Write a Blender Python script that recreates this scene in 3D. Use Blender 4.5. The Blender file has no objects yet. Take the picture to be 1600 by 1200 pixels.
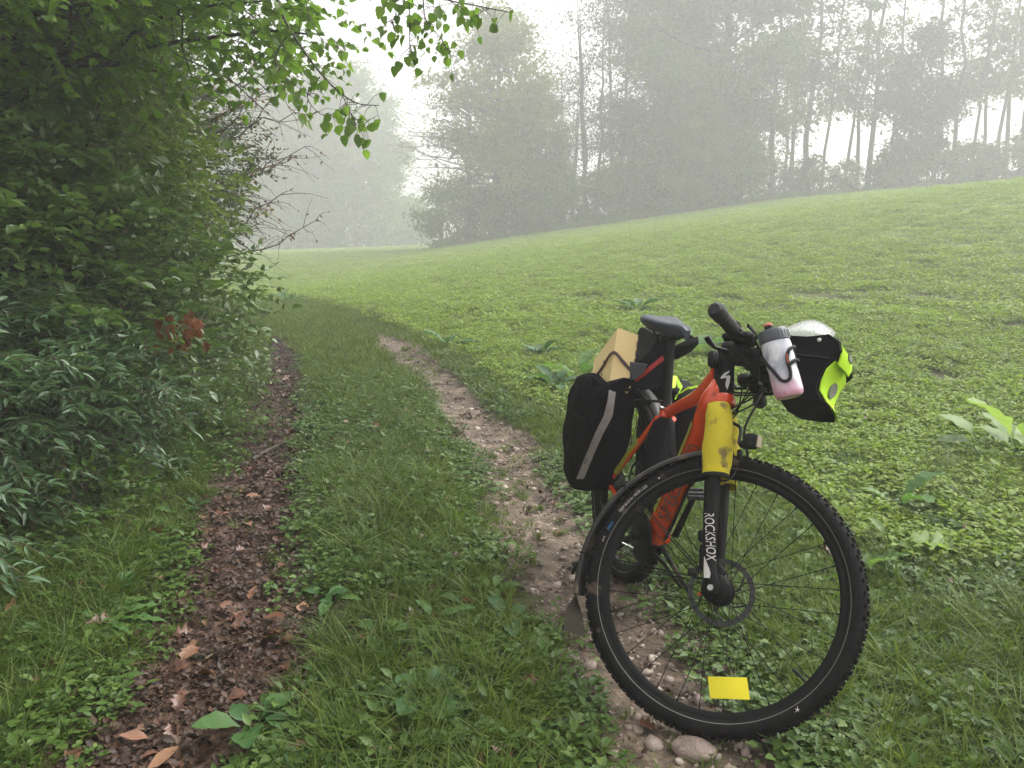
import bpy, math, random
import numpy as np
from mathutils import Vector, Matrix, Euler

# ------------------------------------------------------------------ camera, world, sun, exposure
SC = bpy.context.scene
COL = SC.collection
R = math.radians
CAM_H = 1.27
PITCH = R(10.0)
FPX = 1280.0            # focal length in pixels of a 1600 px wide picture
cam_d = bpy.data.cameras.new('camera')
cam_d.sensor_width = 36.0
cam_d.lens = 36.0 * FPX / 1600.0
cam_d.clip_start = 0.05
cam_d.clip_end = 2000
cam = bpy.data.objects.new('camera', cam_d)
COL.objects.link(cam)
cam.location = (0, 0, CAM_H)
cam.rotation_euler = (math.pi / 2 - PITCH, 0, 0)
SC.camera = cam

SUN_EL, SUN_AZ = 50.0, 62.0      # azimuth measured from +Y towards +X
w = bpy.data.worlds.new('World')
SC.world = w
w.use_nodes = True
nt = w.node_tree
nt.nodes.clear()
sky = nt.nodes.new('ShaderNodeTexSky')
sky.sky_type = 'NISHITA'
sky.sun_disc = False
sky.sun_elevation = R(SUN_EL)
sky.sun_rotation = R(SUN_AZ)
sky.air_density = 1.0
sky.dust_density = 6.0
sky.ozone_density = 1.0
hs = nt.nodes.new('ShaderNodeHueSaturation')
hs.inputs['Saturation'].default_value = 0.04
bg = nt.nodes.new('ShaderNodeBackground')
bg.inputs['Strength'].default_value = 0.15
wo = nt.nodes.new('ShaderNodeOutputWorld')
nt.links.new(sky.outputs[0], hs.inputs['Color'])
nt.links.new(hs.outputs[0], bg.inputs['Color'])
nt.links.new(bg.outputs[0], wo.inputs[0])

sl = bpy.data.lights.new('sun', 'SUN')
sl.energy = 1.5
sl.angle = R(60)
sl.color = (1.0, 0.965, 0.92)
sun = bpy.data.objects.new('sun', sl)
COL.objects.link(sun)
sdir = Vector((math.sin(R(SUN_AZ)) * math.cos(R(SUN_EL)), math.cos(R(SUN_AZ)) * math.cos(R(SUN_EL)), math.sin(R(SUN_EL))))
sun.rotation_euler = sdir.to_track_quat('Z', 'Y').to_euler()
sun.location = sdir * 60

SC.view_settings.view_transform = 'Standard'
SC.view_settings.look = 'None'
SC.view_settings.exposure = 1.1
SC.view_settings.gamma = 1.0
SC.view_settings.use_curve_mapping = False
SC.render.engine = 'CYCLES'
SC.cycles.max_bounces = 6
SC.cycles.diffuse_bounces = 3
SC.cycles.glossy_bounces = 2
SC.cycles.transmission_bounces = 4
SC.cycles.transparent_max_bounces = 6
SC.cycles.volume_bounces = 2
SC.cycles.use_denoising = True
SC.cycles.caustics_reflective = False
SC.cycles.caustics_refractive = False

# ------------------------------------------------------------------ small helpers
rng = np.random.default_rng(7)
random.seed(7)
FWD = Vector((0, math.cos(PITCH), -math.sin(PITCH)))
UPV = Vector((0, math.sin(PITCH), math.cos(PITCH)))


def P(px, py, d):
    """world point seen at photo pixel px,py at depth d metres"""
    return Vector((0, 0, CAM_H)) + FWD * d + UPV * (-(py - 600) / FPX * d) + Vector(((px - 800) / FPX * d, 0, 0))


def tag(o, label=None, cat=None, group=None, kind=None):
    if label: o['label'] = label
    if cat: o['category'] = cat
    if group: o['group'] = group
    if kind: o['kind'] = kind
    return o


def empty(name, loc=(0, 0, 0)):
    o = bpy.data.objects.new(name, None)
    o.empty_display_size = 0.1
    o.location = loc
    COL.objects.link(o)
    return o


def mesh_np(name, V, F, mat=None, rnd=None, smooth=False, rnd2=None):
    """V (n,3); F (m,k)"""
    me = bpy.data.meshes.new(name)
    V = np.asarray(V, dtype=np.float32)
    F = np.asarray(F, dtype=np.int32)
    me.vertices.add(len(V))
    me.vertices.foreach_set('co', V.ravel())
    k = F.shape[1]
    me.loops.add(F.size)
    me.loops.foreach_set('vertex_index', F.ravel())
    me.polygons.add(len(F))
    me.polygons.foreach_set('loop_start', np.arange(0, F.size, k, dtype=np.int32))
    me.polygons.foreach_set('loop_total', np.full(len(F), k, dtype=np.int32))
    if smooth:
        me.polygons.foreach_set('use_smooth', np.ones(len(F), dtype=bool))
    me.update(calc_edges=True)
    if rnd is not None:
        a = me.attributes.new('rnd', 'FLOAT', 'POINT')
        a.data.foreach_set('value', np.asarray(rnd, dtype=np.float32))
    if mat: me.materials.append(mat)
    return me


def link(name, me, parent=None, loc=None, mat4=None):
    o = bpy.data.objects.new(name, me)
    COL.objects.link(o)
    if parent is not None: o.parent = parent
    if mat4 is not None: o.matrix_local = mat4
    if loc is not None: o.location = loc
    return o


def merge(tv, tf, M, Pp, rn=None):
    """copies of template (tv,tf) with matrices M (N,3,3) columns = axes, positions Pp (N,3)"""
    N, n = len(M), len(tv)
    V = np.einsum('nij,vj->nvi', M, tv) + Pp[:, None, :]
    F = tf[None, :, :] + (np.arange(N) * n)[:, None, None]
    r = np.repeat(rn if rn is not None else np.zeros(N), n)
    return V.reshape(-1, 3), F.reshape(-1, tf.shape[1]), r


def frames(D, Nn):
    """matrices whose Y column is D, Z column near Nn"""
    D = D / np.linalg.norm(D, axis=1, keepdims=True)
    X = np.cross(D, Nn)
    X /= np.linalg.norm(X, axis=1, keepdims=True) + 1e-9
    Z = np.cross(X, D)
    return np.stack([X, D, Z], axis=2)


def unit(v):
    return v / (np.linalg.norm(v, axis=-1, keepdims=True) + 1e-9)


def bez(p, n):
    """smooth curve through control points p (Catmull-Rom)"""
    p = [Vector(q) for q in p]
    if len(p) == 2:
        return [p[0].lerp(p[1], i / n) for i in range(n + 1)]
    out = []
    q = [p[0] * 2 - p[1]] + p + [p[-1] * 2 - p[-2]]
    for i in range(1, len(q) - 2):
        for j in range(n):
            t = j / n
            a, b, c, d = q[i - 1], q[i], q[i + 1], q[i + 2]
            out.append(0.5 * ((2 * b) + (c - a) * t + (2 * a - 5 * b + 4 * c - d) * t * t + (3 * b - a - 3 * c + d) * t ** 3))
    out.append(p[-1])
    return out


def tube_data(pts, rad, seg=8, cap=True, flat=1.0, ref=None):
    pts = [Vector(p) for p in pts]
    n = len(pts)
    if not hasattr(rad, '__len__'): rad = [rad] * n
    elif len(rad) != n:
        rad = list(np.interp(np.linspace(0, 1, n), np.linspace(0, 1, len(rad)), rad))
    V, F = [], []
    t0 = (pts[1] - pts[0]).normalized()
    u = (Vector(ref) if ref is not None else (Vector((0, 0, 1)) if abs(t0.z) < .9 else Vector((1, 0, 0))))
    u = (u - t0 * u.dot(t0)).normalized()
    for i in range(n):
        t = (pts[min(i + 1, n - 1)] - pts[max(i - 1, 0)]).normalized()
        u = (u - t * u.dot(t)).normalized()
        v = t.cross(u)
        for k in range(seg):
            a = 2 * math.pi * k / seg
            V.append(pts[i] + (u * math.cos(a) + v * math.sin(a) * flat) * rad[i])
    for i in range(n - 1):
        for k in range(seg):
            a, b = i * seg + k, i * seg + (k + 1) % seg
            F.append((a, b, b + seg, a + seg))
    if cap:
        V.append(pts[0]); V.append(pts[-1])
        c0, c1 = len(V) - 2, len(V) - 1
        for k in range(seg):
            F.append((c0, (k + 1) % seg, k, k))
            F.append((c1, (n - 1) * seg + k, (n - 1) * seg + (k + 1) % seg, (n - 1) * seg + (k + 1) % seg))
    return V, F


class MB:
    """collects shapes for ONE mesh object"""
    def __init__(s): s.v, s.f, s.m = [], [], []

    def add(s, V, F, mi=0):
        b = len(s.v)
        s.v += [tuple(x) for x in V]
        for f in F:
            g = []
            for i in f:
                if b + i not in g: g.append(b + i)
            if len(g) > 2: s.f.append(g); s.m.append(mi)
        return s

    def tube(s, pts, rad, seg=10, mi=0, **k):
        V, F = tube_data(pts, rad, seg, **k)
        return s.add(V, F, mi)

    def box(s, c, size, M=None, mi=0, bev=0.0):
        hx, hy, hz = [q / 2 for q in size]
        c = Vector(c)
        M = M or Matrix.Identity(3)
        if bev <= 0:
            V = [c + M @ Vector((x * hx, y * hy, z * hz)) for x in (-1, 1) for y in (-1, 1) for z in (-1, 1)]
            F = [(0, 1, 3, 2), (4, 6, 7, 5), (0, 4, 5, 1), (2, 3, 7, 6), (0, 2, 6, 4), (1, 5, 7, 3)]
            return s.add(V, F, mi)
        V = []
        b = bev
        rings = [(-hz, b), (-hz + b, 0), (hz - b, 0), (hz, b)]
        for z, ins in rings:
            x, y = hx - ins, hy - ins
            for (qx, qy) in ((x, y - b), (x - b, y), (-x + b, y), (-x, y - b), (-x, -y + b), (-x + b, -y), (x - b, -y), (x, -y + b)):
                V.append(c + M @ Vector((qx, qy, z)))
        F = [tuple(range(7, -1, -1)), tuple(range(24, 32))]
        for i in range(3):
            for k in range(8):
                F.append((i * 8 + k, i * 8 + (k + 1) % 8, (i + 1) * 8 + (k + 1) % 8, (i + 1) * 8 + k))
        return s.add(V, F, mi)

    def lathe(s, prof, origin, axis, seg=24, mi=0):
        """prof list of (radius, height along axis)"""
        axis = Vector(axis).normalized(); o = Vector(origin)
        u = axis.orthogonal().normalized(); v = axis.cross(u)
        V, F = [], []
        for (r, h) in prof:
            for k in range(seg):
                a = 2 * math.pi * k / seg
                V.append(o + axis * h + (u * math.cos(a) + v * math.sin(a)) * r)
        for i in range(len(prof) - 1):
            for k in range(seg):
                a, b = i * seg + k, i * seg + (k + 1) % seg
                F.append((a, b, b + seg, a + seg))
        return s.add(V, F, mi)

    def prism(s, poly, n, M, c, thick, mi=0):
        """poly 2D outline extruded along local z by thick, centred"""
        V = [Vector(c) + M @ Vector((x, y, -thick / 2)) for x, y in poly] + [Vector(c) + M @ Vector((x, y, thick / 2)) for x, y in poly]
        k = len(poly)
        F = [tuple(range(k - 1, -1, -1)), tuple(range(k, 2 * k))]
        for i in range(k):
            F.append((i, (i + 1) % k, k + (i + 1) % k, k + i))
        return s.add(V, F, mi)

    def build(s, name, mats, parent=None, smooth=False, loc=None, offset=None):
        me = bpy.data.meshes.new(name)
        V = s.v
        if offset is not None: V = [(x - offset[0], y - offset[1], z - offset[2]) for x, y, z in V]
        me.from_pydata(V, [], s.f)
        if not isinstance(mats, (list, tuple)): mats = [mats]
        for m in mats: me.materials.append(m)
        me.polygons.foreach_set('material_index', s.m)
        if smooth:
            me.polygons.foreach_set('use_smooth', [True] * len(s.f))
            try: me.set_sharp_from_angle(angle=R(38))
            except Exception: pass
        me.update()
        return link(name, me, parent, loc)


# ------------------------------------------------------------------ materials
def nodes_of(name):
    m = bpy.data.materials.new(name)
    m.use_nodes = True
    n = m.node_tree
    n.nodes.clear()
    return m, n, n.nodes, n.links


def ramp(N, cols):
    r = N.new('ShaderNodeValToRGB')
    e = r.color_ramp.elements
    while len(e) < len(cols): e.new(0.5)
    for i, c in enumerate(cols):
        pos, rgb = c
        e[i].position = pos
        e[i].color = (*rgb, 1)
    return r


def leaf_mat(name, cols, rough=0.45, trans=0.35, spec=0.4, tcol=1.5, nscale=30, obj_rand=True, bump=0.0, patch=0.0):
    """leaf: colour from the leaf's own random value, light passing through"""
    m, n, N, L = nodes_of(name)
    at = N.new('ShaderNodeAttribute'); at.attribute_name = 'rnd'
    oi = N.new('ShaderNodeObjectInfo')
    ad = N.new('ShaderNodeMath'); ad.operation = 'MULTIPLY_ADD'
    L.new(oi.outputs['Random'], ad.inputs[0]); ad.inputs[1].default_value = 0.5 if obj_rand else 0.0
    L.new(at.outputs['Fac'], ad.inputs[2])
    gm = N.new('ShaderNodeNewGeometry')
    no = N.new('ShaderNodeTexNoise'); no.inputs['Scale'].default_value = nscale; no.inputs['Detail'].default_value = 2
    L.new(gm.outputs['Position'], no.inputs['Vector'])
    a2 = N.new('ShaderNodeMath'); a2.operation = 'MULTIPLY_ADD'
    L.new(no.outputs['Fac'], a2.inputs[0]); a2.inputs[1].default_value = 0.35
    L.new(ad.outputs[0], a2.inputs[2])
    last = a2
    if patch > 0:
        n3 = N.new('ShaderNodeTexNoise'); n3.inputs['Scale'].default_value = 0.7; n3.inputs['Detail'].default_value = 3
        L.new(gm.outputs['Position'], n3.inputs['Vector'])
        a3 = N.new('ShaderNodeMath'); a3.operation = 'MULTIPLY_ADD'
        L.new(n3.outputs['Fac'], a3.inputs[0]); a3.inputs[1].default_value = patch
        L.new(a2.outputs[0], a3.inputs[2])
        last = a3
    fr = N.new('ShaderNodeMath'); fr.operation = 'FRACT' if obj_rand is None else 'MULTIPLY'
    fr.inputs[1].default_value = 1 / (1.35 + (0.5 if obj_rand else 0) + patch)
    L.new(last.outputs[0], fr.inputs[0])
    rp = ramp(N, cols)
    L.new(fr.outputs[0], rp.inputs[0])
    pb = N.new('ShaderNodeBsdfPrincipled')
    L.new(rp.outputs[0], pb.inputs['Base Color'])
    pb.inputs['Roughness'].default_value = rough
    pb.inputs['Specular IOR Level'].default_value = spec
    out = N.new('ShaderNodeOutputMaterial')
    if trans > 0:
        tr = N.new('ShaderNodeBsdfTranslucent')
        mx = N.new('ShaderNodeMix'); mx.data_type = 'RGBA'; mx.blend_type = 'MULTIPLY'
        mx.inputs['Factor'].default_value = 1
        L.new(rp.outputs[0], mx.inputs['A']); mx.inputs['B'].default_value = (tcol, tcol * 1.05, tcol * 0.6, 1)
        L.new(mx.outputs['Result'], tr.inputs['Color'])
        ms = N.new('ShaderNodeMixShader'); ms.inputs[0].default_value = trans
        L.new(pb.outputs[0], ms.inputs[1]); L.new(tr.outputs[0], ms.inputs[2])
        L.new(ms.outputs[0], out.inputs[0])
    else:
        L.new(pb.outputs[0], out.inputs[0])
    return m


def surf_mat(name, c1, c2=None, scale=20, rough=0.6, spec=0.4, metal=0.0, bump=0.0, bscale=60, detail=5, c3=None, coat=0.0, spots=None, stretch=None, object_space=True):
    m, n, N, L = nodes_of(name)
    tc = N.new('ShaderNodeTexCoord')
    src = tc.outputs['Object']
    if stretch:
        mp = N.new('ShaderNodeMapping'); mp.inputs['Scale'].default_value = stretch
        L.new(src, mp.inputs[0]); src = mp.outputs[0]
    no = N.new('ShaderNodeTexNoise'); no.inputs['Scale'].default_value = scale; no.inputs['Detail'].default_value = detail
    no.inputs['Roughness'].default_value = 0.62
    L.new(src, no.inputs['Vector'])
    c2 = c2 or tuple(x * 0.75 for x in c1)
    cols = [(0.32, c1), (0.68, c2)] if c3 is None else [(0.3, c1), (0.5, c2), (0.7, c3)]
    rp = ramp(N, cols)
    L.new(no.outputs['Fac'], rp.inputs[0])
    col = rp.outputs[0]
    if spots:      # (colour, scale, threshold): mud, dust, drops of wear
        n2 = N.new('ShaderNodeTexNoise'); n2.inputs['Scale'].default_value = spots[1]; n2.inputs['Detail'].default_value = 6
        L.new(src, n2.inputs['Vector'])
        r2 = ramp(N, [(spots[2], (0, 0, 0)), (min(1, spots[2] + 0.07), (1, 1, 1))])
        L.new(n2.outputs['Fac'], r2.inputs[0])
        mx = N.new('ShaderNodeMix'); mx.data_type = 'RGBA'
        L.new(r2.outputs[0], mx.inputs['Factor']); L.new(col, mx.inputs['A']); mx.inputs['B'].default_value = (*spots[0], 1)
        col = mx.outputs['Result']
    pb = N.new('ShaderNodeBsdfPrincipled')
    L.new(col, pb.inputs['Base Color'])
    pb.inputs['Roughness'].default_value = rough
    pb.inputs['Specular IOR Level'].default_value = spec
    pb.inputs['Metallic'].default_value = metal
    pb.inputs['Coat Weight'].default_value = coat
    if bump > 0:
        n3 = N.new('ShaderNodeTexNoise'); n3.inputs['Scale'].default_value = bscale; n3.inputs['Detail'].default_value = 6
        L.new(src, n3.inputs['Vector'])
        b = N.new('ShaderNodeBump'); b.inputs['Strength'].default_value = bump; b.inputs['Distance'].default_value = 0.01
        L.new(n3.outputs['Fac'], b.inputs['Height']); L.new(b.outputs[0], pb.inputs['Normal'])
    out = N.new('ShaderNodeOutputMaterial')
    L.new(pb.outputs[0], out.inputs[0])
    return m


# ------------------------------------------------------------------ terrain
def hash2(ix, iy, s):
    v = np.sin(ix * 127.1 + iy * 311.7 + s * 74.7) * 43758.5453
    return v - np.floor(v)


def vnoise(x, y, s=0):
    ix, iy = np.floor(x), np.floor(y)
    fx, fy = x - ix, y - iy
    fx = fx * fx * (3 - 2 * fx); fy = fy * fy * (3 - 2 * fy)
    a, b = hash2(ix, iy, s), hash2(ix + 1, iy, s)
    c, d = hash2(ix, iy + 1, s), hash2(ix + 1, iy + 1, s)
    return (a * (1 - fx) + b * fx) * (1 - fy) + (c * (1 - fx) + d * fx) * fy


def fbm(x, y, s=0, o=3):
    r = 0; a = 0.5
    for i in range(o):
        r = r + a * (vnoise(x * 2 ** i, y * 2 ** i, s + i) - 0.5); a *= 0.5
    return r


def sstep(a, b, x):
    t = np.clip((x - a) / (b - a), 0, 1)
    return t * t * (3 - 2 * t)


TRK_Y = np.array([-4, 0, 1.81, 2.08, 2.45, 2.97, 3.72, 4.93, 7.2, 10.5, 13, 16.0, 20.0, 30])
TRK_L = np.array([-1.0, -.80, -.875, -.92, -.97, -1.07, -1.20, -1.50, -2.05, -3.05, -4.1, -5.6, -8.2, -16.0])
TRK_R = np.array([.70, .56, .44, .41, .37, .27, .14, -.06, -.66, -1.78, -2.8, -4.2, -6.7, -14.5])


def xl(y): return np.interp(y, TRK_Y, TRK_L)
def xr(y): return np.interp(y, TRK_Y, TRK_R)


def height(x, y, fine=True):
    x = np.asarray(x, dtype=float); y = np.asarray(y, dtype=float)
    g = np.where(x < -6.75, -.945 + (x + 6.75) * .03, np.where(x > 18.9, 2.646 + (x - 18.9) * .05, .14 * x))
    g = g + 0.0
    s = sstep(3, 30, y)
    c = np.interp(y, [0, 5, 25, 61, 140, 400], [0, 0, .62, 1.40, 1.64, 1.64])
    z = c + s * g
    z = z - sstep(68, 95, y) * sstep(-11, 4, x) * 7.0
    z = z - 0.16 * sstep(0.8, 3.2, xl(y) - x) * -1 * (1 - sstep(8, 20, y))      # bank rises a little under the hedge
    if fine:
        far = 1 - sstep(12, 30, y)
        dl, dr = np.abs(x - xl(y)), np.abs(x - xr(y))
        rut = np.exp(-(dl / .2) ** 2) * .035 + np.exp(-(dr / .2) ** 2) * .03
        z = z - rut * far + .045 * np.exp(-((x - .464) ** 2 + (y - 1.9) ** 2) / .06)
        z = z + fbm(x * 1.3, y * 1.3, 1) * .05 + fbm(x * 7, y * 7, 5) * .018 * far
    return z


def hz(x, y): return float(height(np.array([x]), np.array([y]))[0])


def ghit(px, py):
    """point of the ground seen at a photo pixel"""
    d = (P(px, py, 1.0) - Vector((0, 0, CAM_H)))
    t = 1.0
    while t < 200:
        q = Vector((0, 0, CAM_H)) + d * t
        if q.z <= hz(q.x, q.y): break
        t += 0.02 + t * 0.004
    return Vector((q.x, q.y, hz(q.x, q.y)))


def grow(a, b, step, rate, lim):
    out = [a]
    s = step
    while abs(out[-1] - a) < abs(lim - a):
        out.append(out[-1] + (s if lim > a else -s)); s = min(s * rate, 14)
    return out[1:]


gx = np.array(sorted(grow(-2.6, 0, .028, 1.035, -330) + list(np.arange(-2.6, 2.801, .028)) + grow(2.8, 0, .028, 1.035, 330)))
gy = np.array(sorted(grow(1.2, 0, .03, 1.15, -6) + list(np.arange(1.2, 6.0, .028)) + grow(6.0, 0, .028, 1.02, 330)))
GX, GY = np.meshgrid(gx, gy)
GZ = height(GX, GY)
# little stones and clods in the tracks
ml = np.abs(GX - xl(GY)); mr = np.abs(GX - xr(GY))
wl = .27 + .10 * (vnoise(GX * 2.2, GY * 2.2, 3) - .5) + .16 * (vnoise(GX * 9, GY * 9, 8) - .5)
wr = .25 + .10 * (vnoise(GX * 2.2, GY * 2.2, 4) - .5) + .16 * (vnoise(GX * 9, GY * 9, 9) - .5)
isl = (ml < wl * (1 - .95 * sstep(9.0, 11.5, GY)))
isr = (mr < wr * (1 - .95 * sstep(8.5, 11.6, GY)))
GZ = GZ + np.where(isl | isr, (hash2(np.floor(GX * 40), np.floor(GY * 40), 2) - .5) * .008, 0)
nx, ny = len(gx), len(gy)
idx = np.arange(nx * ny).reshape(ny, nx)
Q = np.stack([idx[:-1, :-1], idx[:-1, 1:], idx[1:, 1:], idx[1:, :-1]], axis=-1)
VV = np.stack([GX, GY, GZ], axis=-1).reshape(-1, 3)
cl = isl[:-1, :-1]; cr = isr[:-1, :-1]


def sub_mesh(name, mask, mat):
    q = Q[mask].reshape(-1, 4)
    u, inv = np.unique(q.ravel(), return_inverse=True)
    me = mesh_np(name, VV[u], inv.reshape(-1, 4), mat, smooth=True)
    return link(name, me)


def ground_mat():
    m, n, N, L = nodes_of('meadow_soil')
    gm = N.new('ShaderNodeNewGeometry')
    n1 = N.new('ShaderNodeTexNoise'); n1.inputs['Scale'].default_value = 9; n1.inputs['Detail'].default_value = 8; n1.inputs['Roughness'].default_value = .7
    L.new(gm.outputs['Position'], n1.inputs['Vector'])
    r1 = ramp(N, [(.3, (.018, .012, .007)), (.5, (.04, .036, .012)), (.7, (.05, .075, .014))])
    L.new(n1.outputs['Fac'], r1.inputs[0])
    sx = N.new('ShaderNodeSeparateXYZ'); L.new(gm.outputs['Position'], sx.inputs[0])
    mr_ = N.new('ShaderNodeMapRange'); mr_.inputs['From Min'].default_value = 9; mr_.inputs['From Max'].default_value = 26
    L.new(sx.outputs['Y'], mr_.inputs['Value'])
    n2 = N.new('ShaderNodeTexNoise'); n2.inputs['Scale'].default_value = 2.5; n2.inputs['Detail'].default_value = 10; n2.inputs['Roughness'].default_value = .75
    L.new(gm.outputs['Position'], n2.inputs['Vector'])
    r2 = ramp(N, [(.32, (.09, .13, .018)), (.68, (.19, .27, .036))])
    L.new(n2.outputs['Fac'], r2.inputs[0])
    mx = N.new('ShaderNodeMix'); mx.data_type = 'RGBA'
    L.new(mr_.outputs[0], mx.inputs['Factor']); L.new(r1.outputs[0], mx.inputs['A']); L.new(r2.outputs[0], mx.inputs['B'])
    pb = N.new('ShaderNodeBsdfPrincipled'); pb.inputs['Roughness'].default_value = .8; pb.inputs['Specular IOR Level'].default_value = .25
    L.new(mx.outputs['Result'], pb.inputs['Base Color'])
    b = N.new('ShaderNodeBump'); b.inputs['Strength'].default_value = .8; b.inputs['Distance'].default_value = .02
    n3 = N.new('ShaderNodeTexNoise'); n3.inputs['Scale'].default_value = 45; n3.inputs['Detail'].default_value = 6
    L.new(gm.outputs['Position'], n3.inputs['Vector'])
    L.new(n3.outputs['Fac'], b.inputs['Height']); L.new(b.outputs[0], pb.inputs['Normal'])
    out = N.new('ShaderNodeOutputMaterial'); L.new(pb.outputs[0], out.inputs[0])
    return m


M_mud = surf_mat('wet_leaf_mud', (.020, .010, .006), (.05, .026, .016), scale=16, rough=.6, spec=.3, bump=1.0, bscale=55, detail=9, c3=(.12, .065, .042))
M_gravel = surf_mat('brown_gravel_soil', (.042, .030, .020), (.105, .078, .054), scale=14, rough=.75, spec=.25, bump=1.0, bscale=70, detail=9, c3=(.24, .18, .13))
g = sub_mesh('ground', ~(cl | cr), ground_mat()); tag(g, kind='structure')
a = sub_mesh('path', cl, M_mud); tag(a, 'left wheel track of dark wet mud under fallen leaves', kind='structure')
b = sub_mesh('path', cr & ~cl, M_gravel); tag(b, 'right wheel track of light brown soil and gravel', kind='structure')

# ------------------------------------------------------------------ haze
hb = MB(); hb.box((0, 0, 14), (690, 690, 50))
hz_o = hb.build('haze', [])
mh, n_, N_, L_ = nodes_of('fog')
vp = N_.new('ShaderNodeVolumePrincipled')
vp.inputs['Color'].default_value = (.98, .972, .99, 1)
vp.inputs['Density'].default_value = 0.0064
vp.inputs['Anisotropy'].default_value = 0.3
oo = N_.new('ShaderNodeOutputMaterial')
L_.new(vp.outputs[0], oo.inputs['Volume'])
hz_o.data.materials.append(mh)
tag(hz_o, kind='stuff')
# ------------------------------------------------------------------ leaf templates (unit length along +Y, normal +Z)
def leaf_t(ws, fold=.12, droop=.15, ts=None, wav=0.0):
    """ws = half widths at stations; returns verts, tris"""
    n = len(ws)
    ts = ts or np.linspace(0, 1, n + 2)
    V = [(0, 0, 0)]
    for i, wd in enumerate(ws):
        t = ts[i + 1]; z = -droop * t * t
        wz = wav * (1 if i % 2 else -1)
        V += [(-wd, t, z + fold * wd * 2 + wz), (0, t, z), (wd, t, z + fold * wd * 2 - wz)]
    V.append((0, ts[-1], -droop))
    F = [(0, 2, 1), (0, 3, 2)]
    for i in range(n - 1):
        a = 1 + i * 3; b_ = a + 3
        F += [(a, a + 1, b_ + 1), (a, b_ + 1, b_), (a + 1, a + 2, b_ + 2), (a + 1, b_ + 2, b_ + 1)]
    a = 1 + (n - 1) * 3; e = len(V) - 1
    F += [(a, a + 1, e), (a + 1, a + 2, e)]
    return np.array(V, float), np.array(F)


T_lance = leaf_t([.10, .13, .08], .25, .22)
T_ovate = leaf_t([.22, .27, .15], .18, .15)
T_lime = leaf_t([.36, .42, .26], .12, .22, ts=[0, .12, .38, .72, 1])
T_lobed = leaf_t([.12, .30, .20, .40, .22, .30, .10], .2, .25, ts=[0, .12, .24, .34, .5, .62, .76, .88, 1], wav=.03)
T_dock = leaf_t([.05, .12, .15, .20, .17, .22, .19, .20, .14, .08], .22, .42, wav=.022)
T_plant = leaf_t([.03, .10, .24, .30, .31, .27, .20, .10], .16, .34, ts=[0, .10, .22, .36, .48, .60, .72, .84, .94, 1], wav=.014)
T_prism = (np.array([[math.cos(a), 0, math.sin(a)] for a in (0, 2.094, 4.189)] + [[math.cos(a) * .6, 1, math.sin(a) * .6] for a in (0, 2.094, 4.189)]),
           np.array([[0, 1, 4], [0, 4, 3], [1, 2, 5], [1, 5, 4], [2, 0, 3], [2, 3, 5]]))


def sticks(name, A, B, rad, mat, parent=None):
    """thin twigs from A to B as one mesh"""
    A = np.asarray(A); B = np.asarray(B)
    D = B - A
    ln = np.linalg.norm(D, axis=1)
    ok = ln > 1e-4
    A, D, ln = A[ok], D[ok], ln[ok]
    rad = np.broadcast_to(rad, (len(ok),))[ok]
    M = frames(D, np.tile([.3, .2, .9], (len(D), 1)))
    M = M * np.stack([rad, ln, rad], axis=1)[:, None, :]
    V, F, r = merge(T_prism[0], T_prism[1], M, A)
    return link(name, mesh_np(name, V, F, mat, r), parent)


# ------------------------------------------------------------------ bark and far foliage
M_bark = surf_mat('grey_brown_bark', (.045, .038, .03), (.10, .085, .07), scale=12, rough=.85, spec=.2, bump=1, bscale=30, stretch=(1, 1, .25))
M_darkbark = surf_mat('dark_wet_bark', (.018, .014, .011), (.045, .036, .028), scale=14, rough=.7, spec=.35, bump=1, bscale=40, stretch=(1, 1, .3))
M_twig = surf_mat('brown_twig', (.05, .035, .022), (.10, .07, .045), scale=30, rough=.7)
M_far_green = leaf_mat('far_green_leaves', [(0, (.035, .065, .014)), (.5, (.095, .15, .028)), (1, (.24, .30, .05))], .6, .25, .2, nscale=.8, patch=.3)
M_far_yellow = leaf_mat('far_yellowing_leaves', [(0, (.06, .09, .014)), (.5, (.15, .19, .028)), (1, (.28, .29, .045))], .6, .25, .2, nscale=.8, patch=.3)
M_far_dark = leaf_mat('far_dark_leaves', [(0, (.025, .045, .014)), (.5, (.05, .08, .022)), (1, (.09, .13, .035))], .6, .2, .2, nscale=.8, patch=.3)
M_far_brown = leaf_mat('far_russet_leaves', [(0, (.035, .025, .014)), (.5, (.085, .055, .03)), (1, (.13, .09, .045))], .6, .2, .2, nscale=.8, patch=.3)
T_far = (np.array([[-.22, .1, .03], [0, 0, 0], [.22, .15, .06], [.3, .6, 0], [0, 1, -.05], [-.28, .55, .05]]), np.array([[0, 1, 4, 5], [1, 2, 3, 4]]))


def limb_curve(a, b_, sag, k=5, seed=0, wb=1.0):
    a = np.asarray(a, float); b_ = np.asarray(b_, float)
    t = np.linspace(0, 1, k + 1)[:, None]
    r = np.random.default_rng(seed)
    mid = np.array([0, 0, sag]) * (4 * t * (1 - t))
    wob = r.normal(0, .035 * wb, (k + 1, 3)) * np.linalg.norm(b_ - a) * np.sin(t * math.pi)
    return a + (b_ - a) * t + mid + wob


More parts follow.
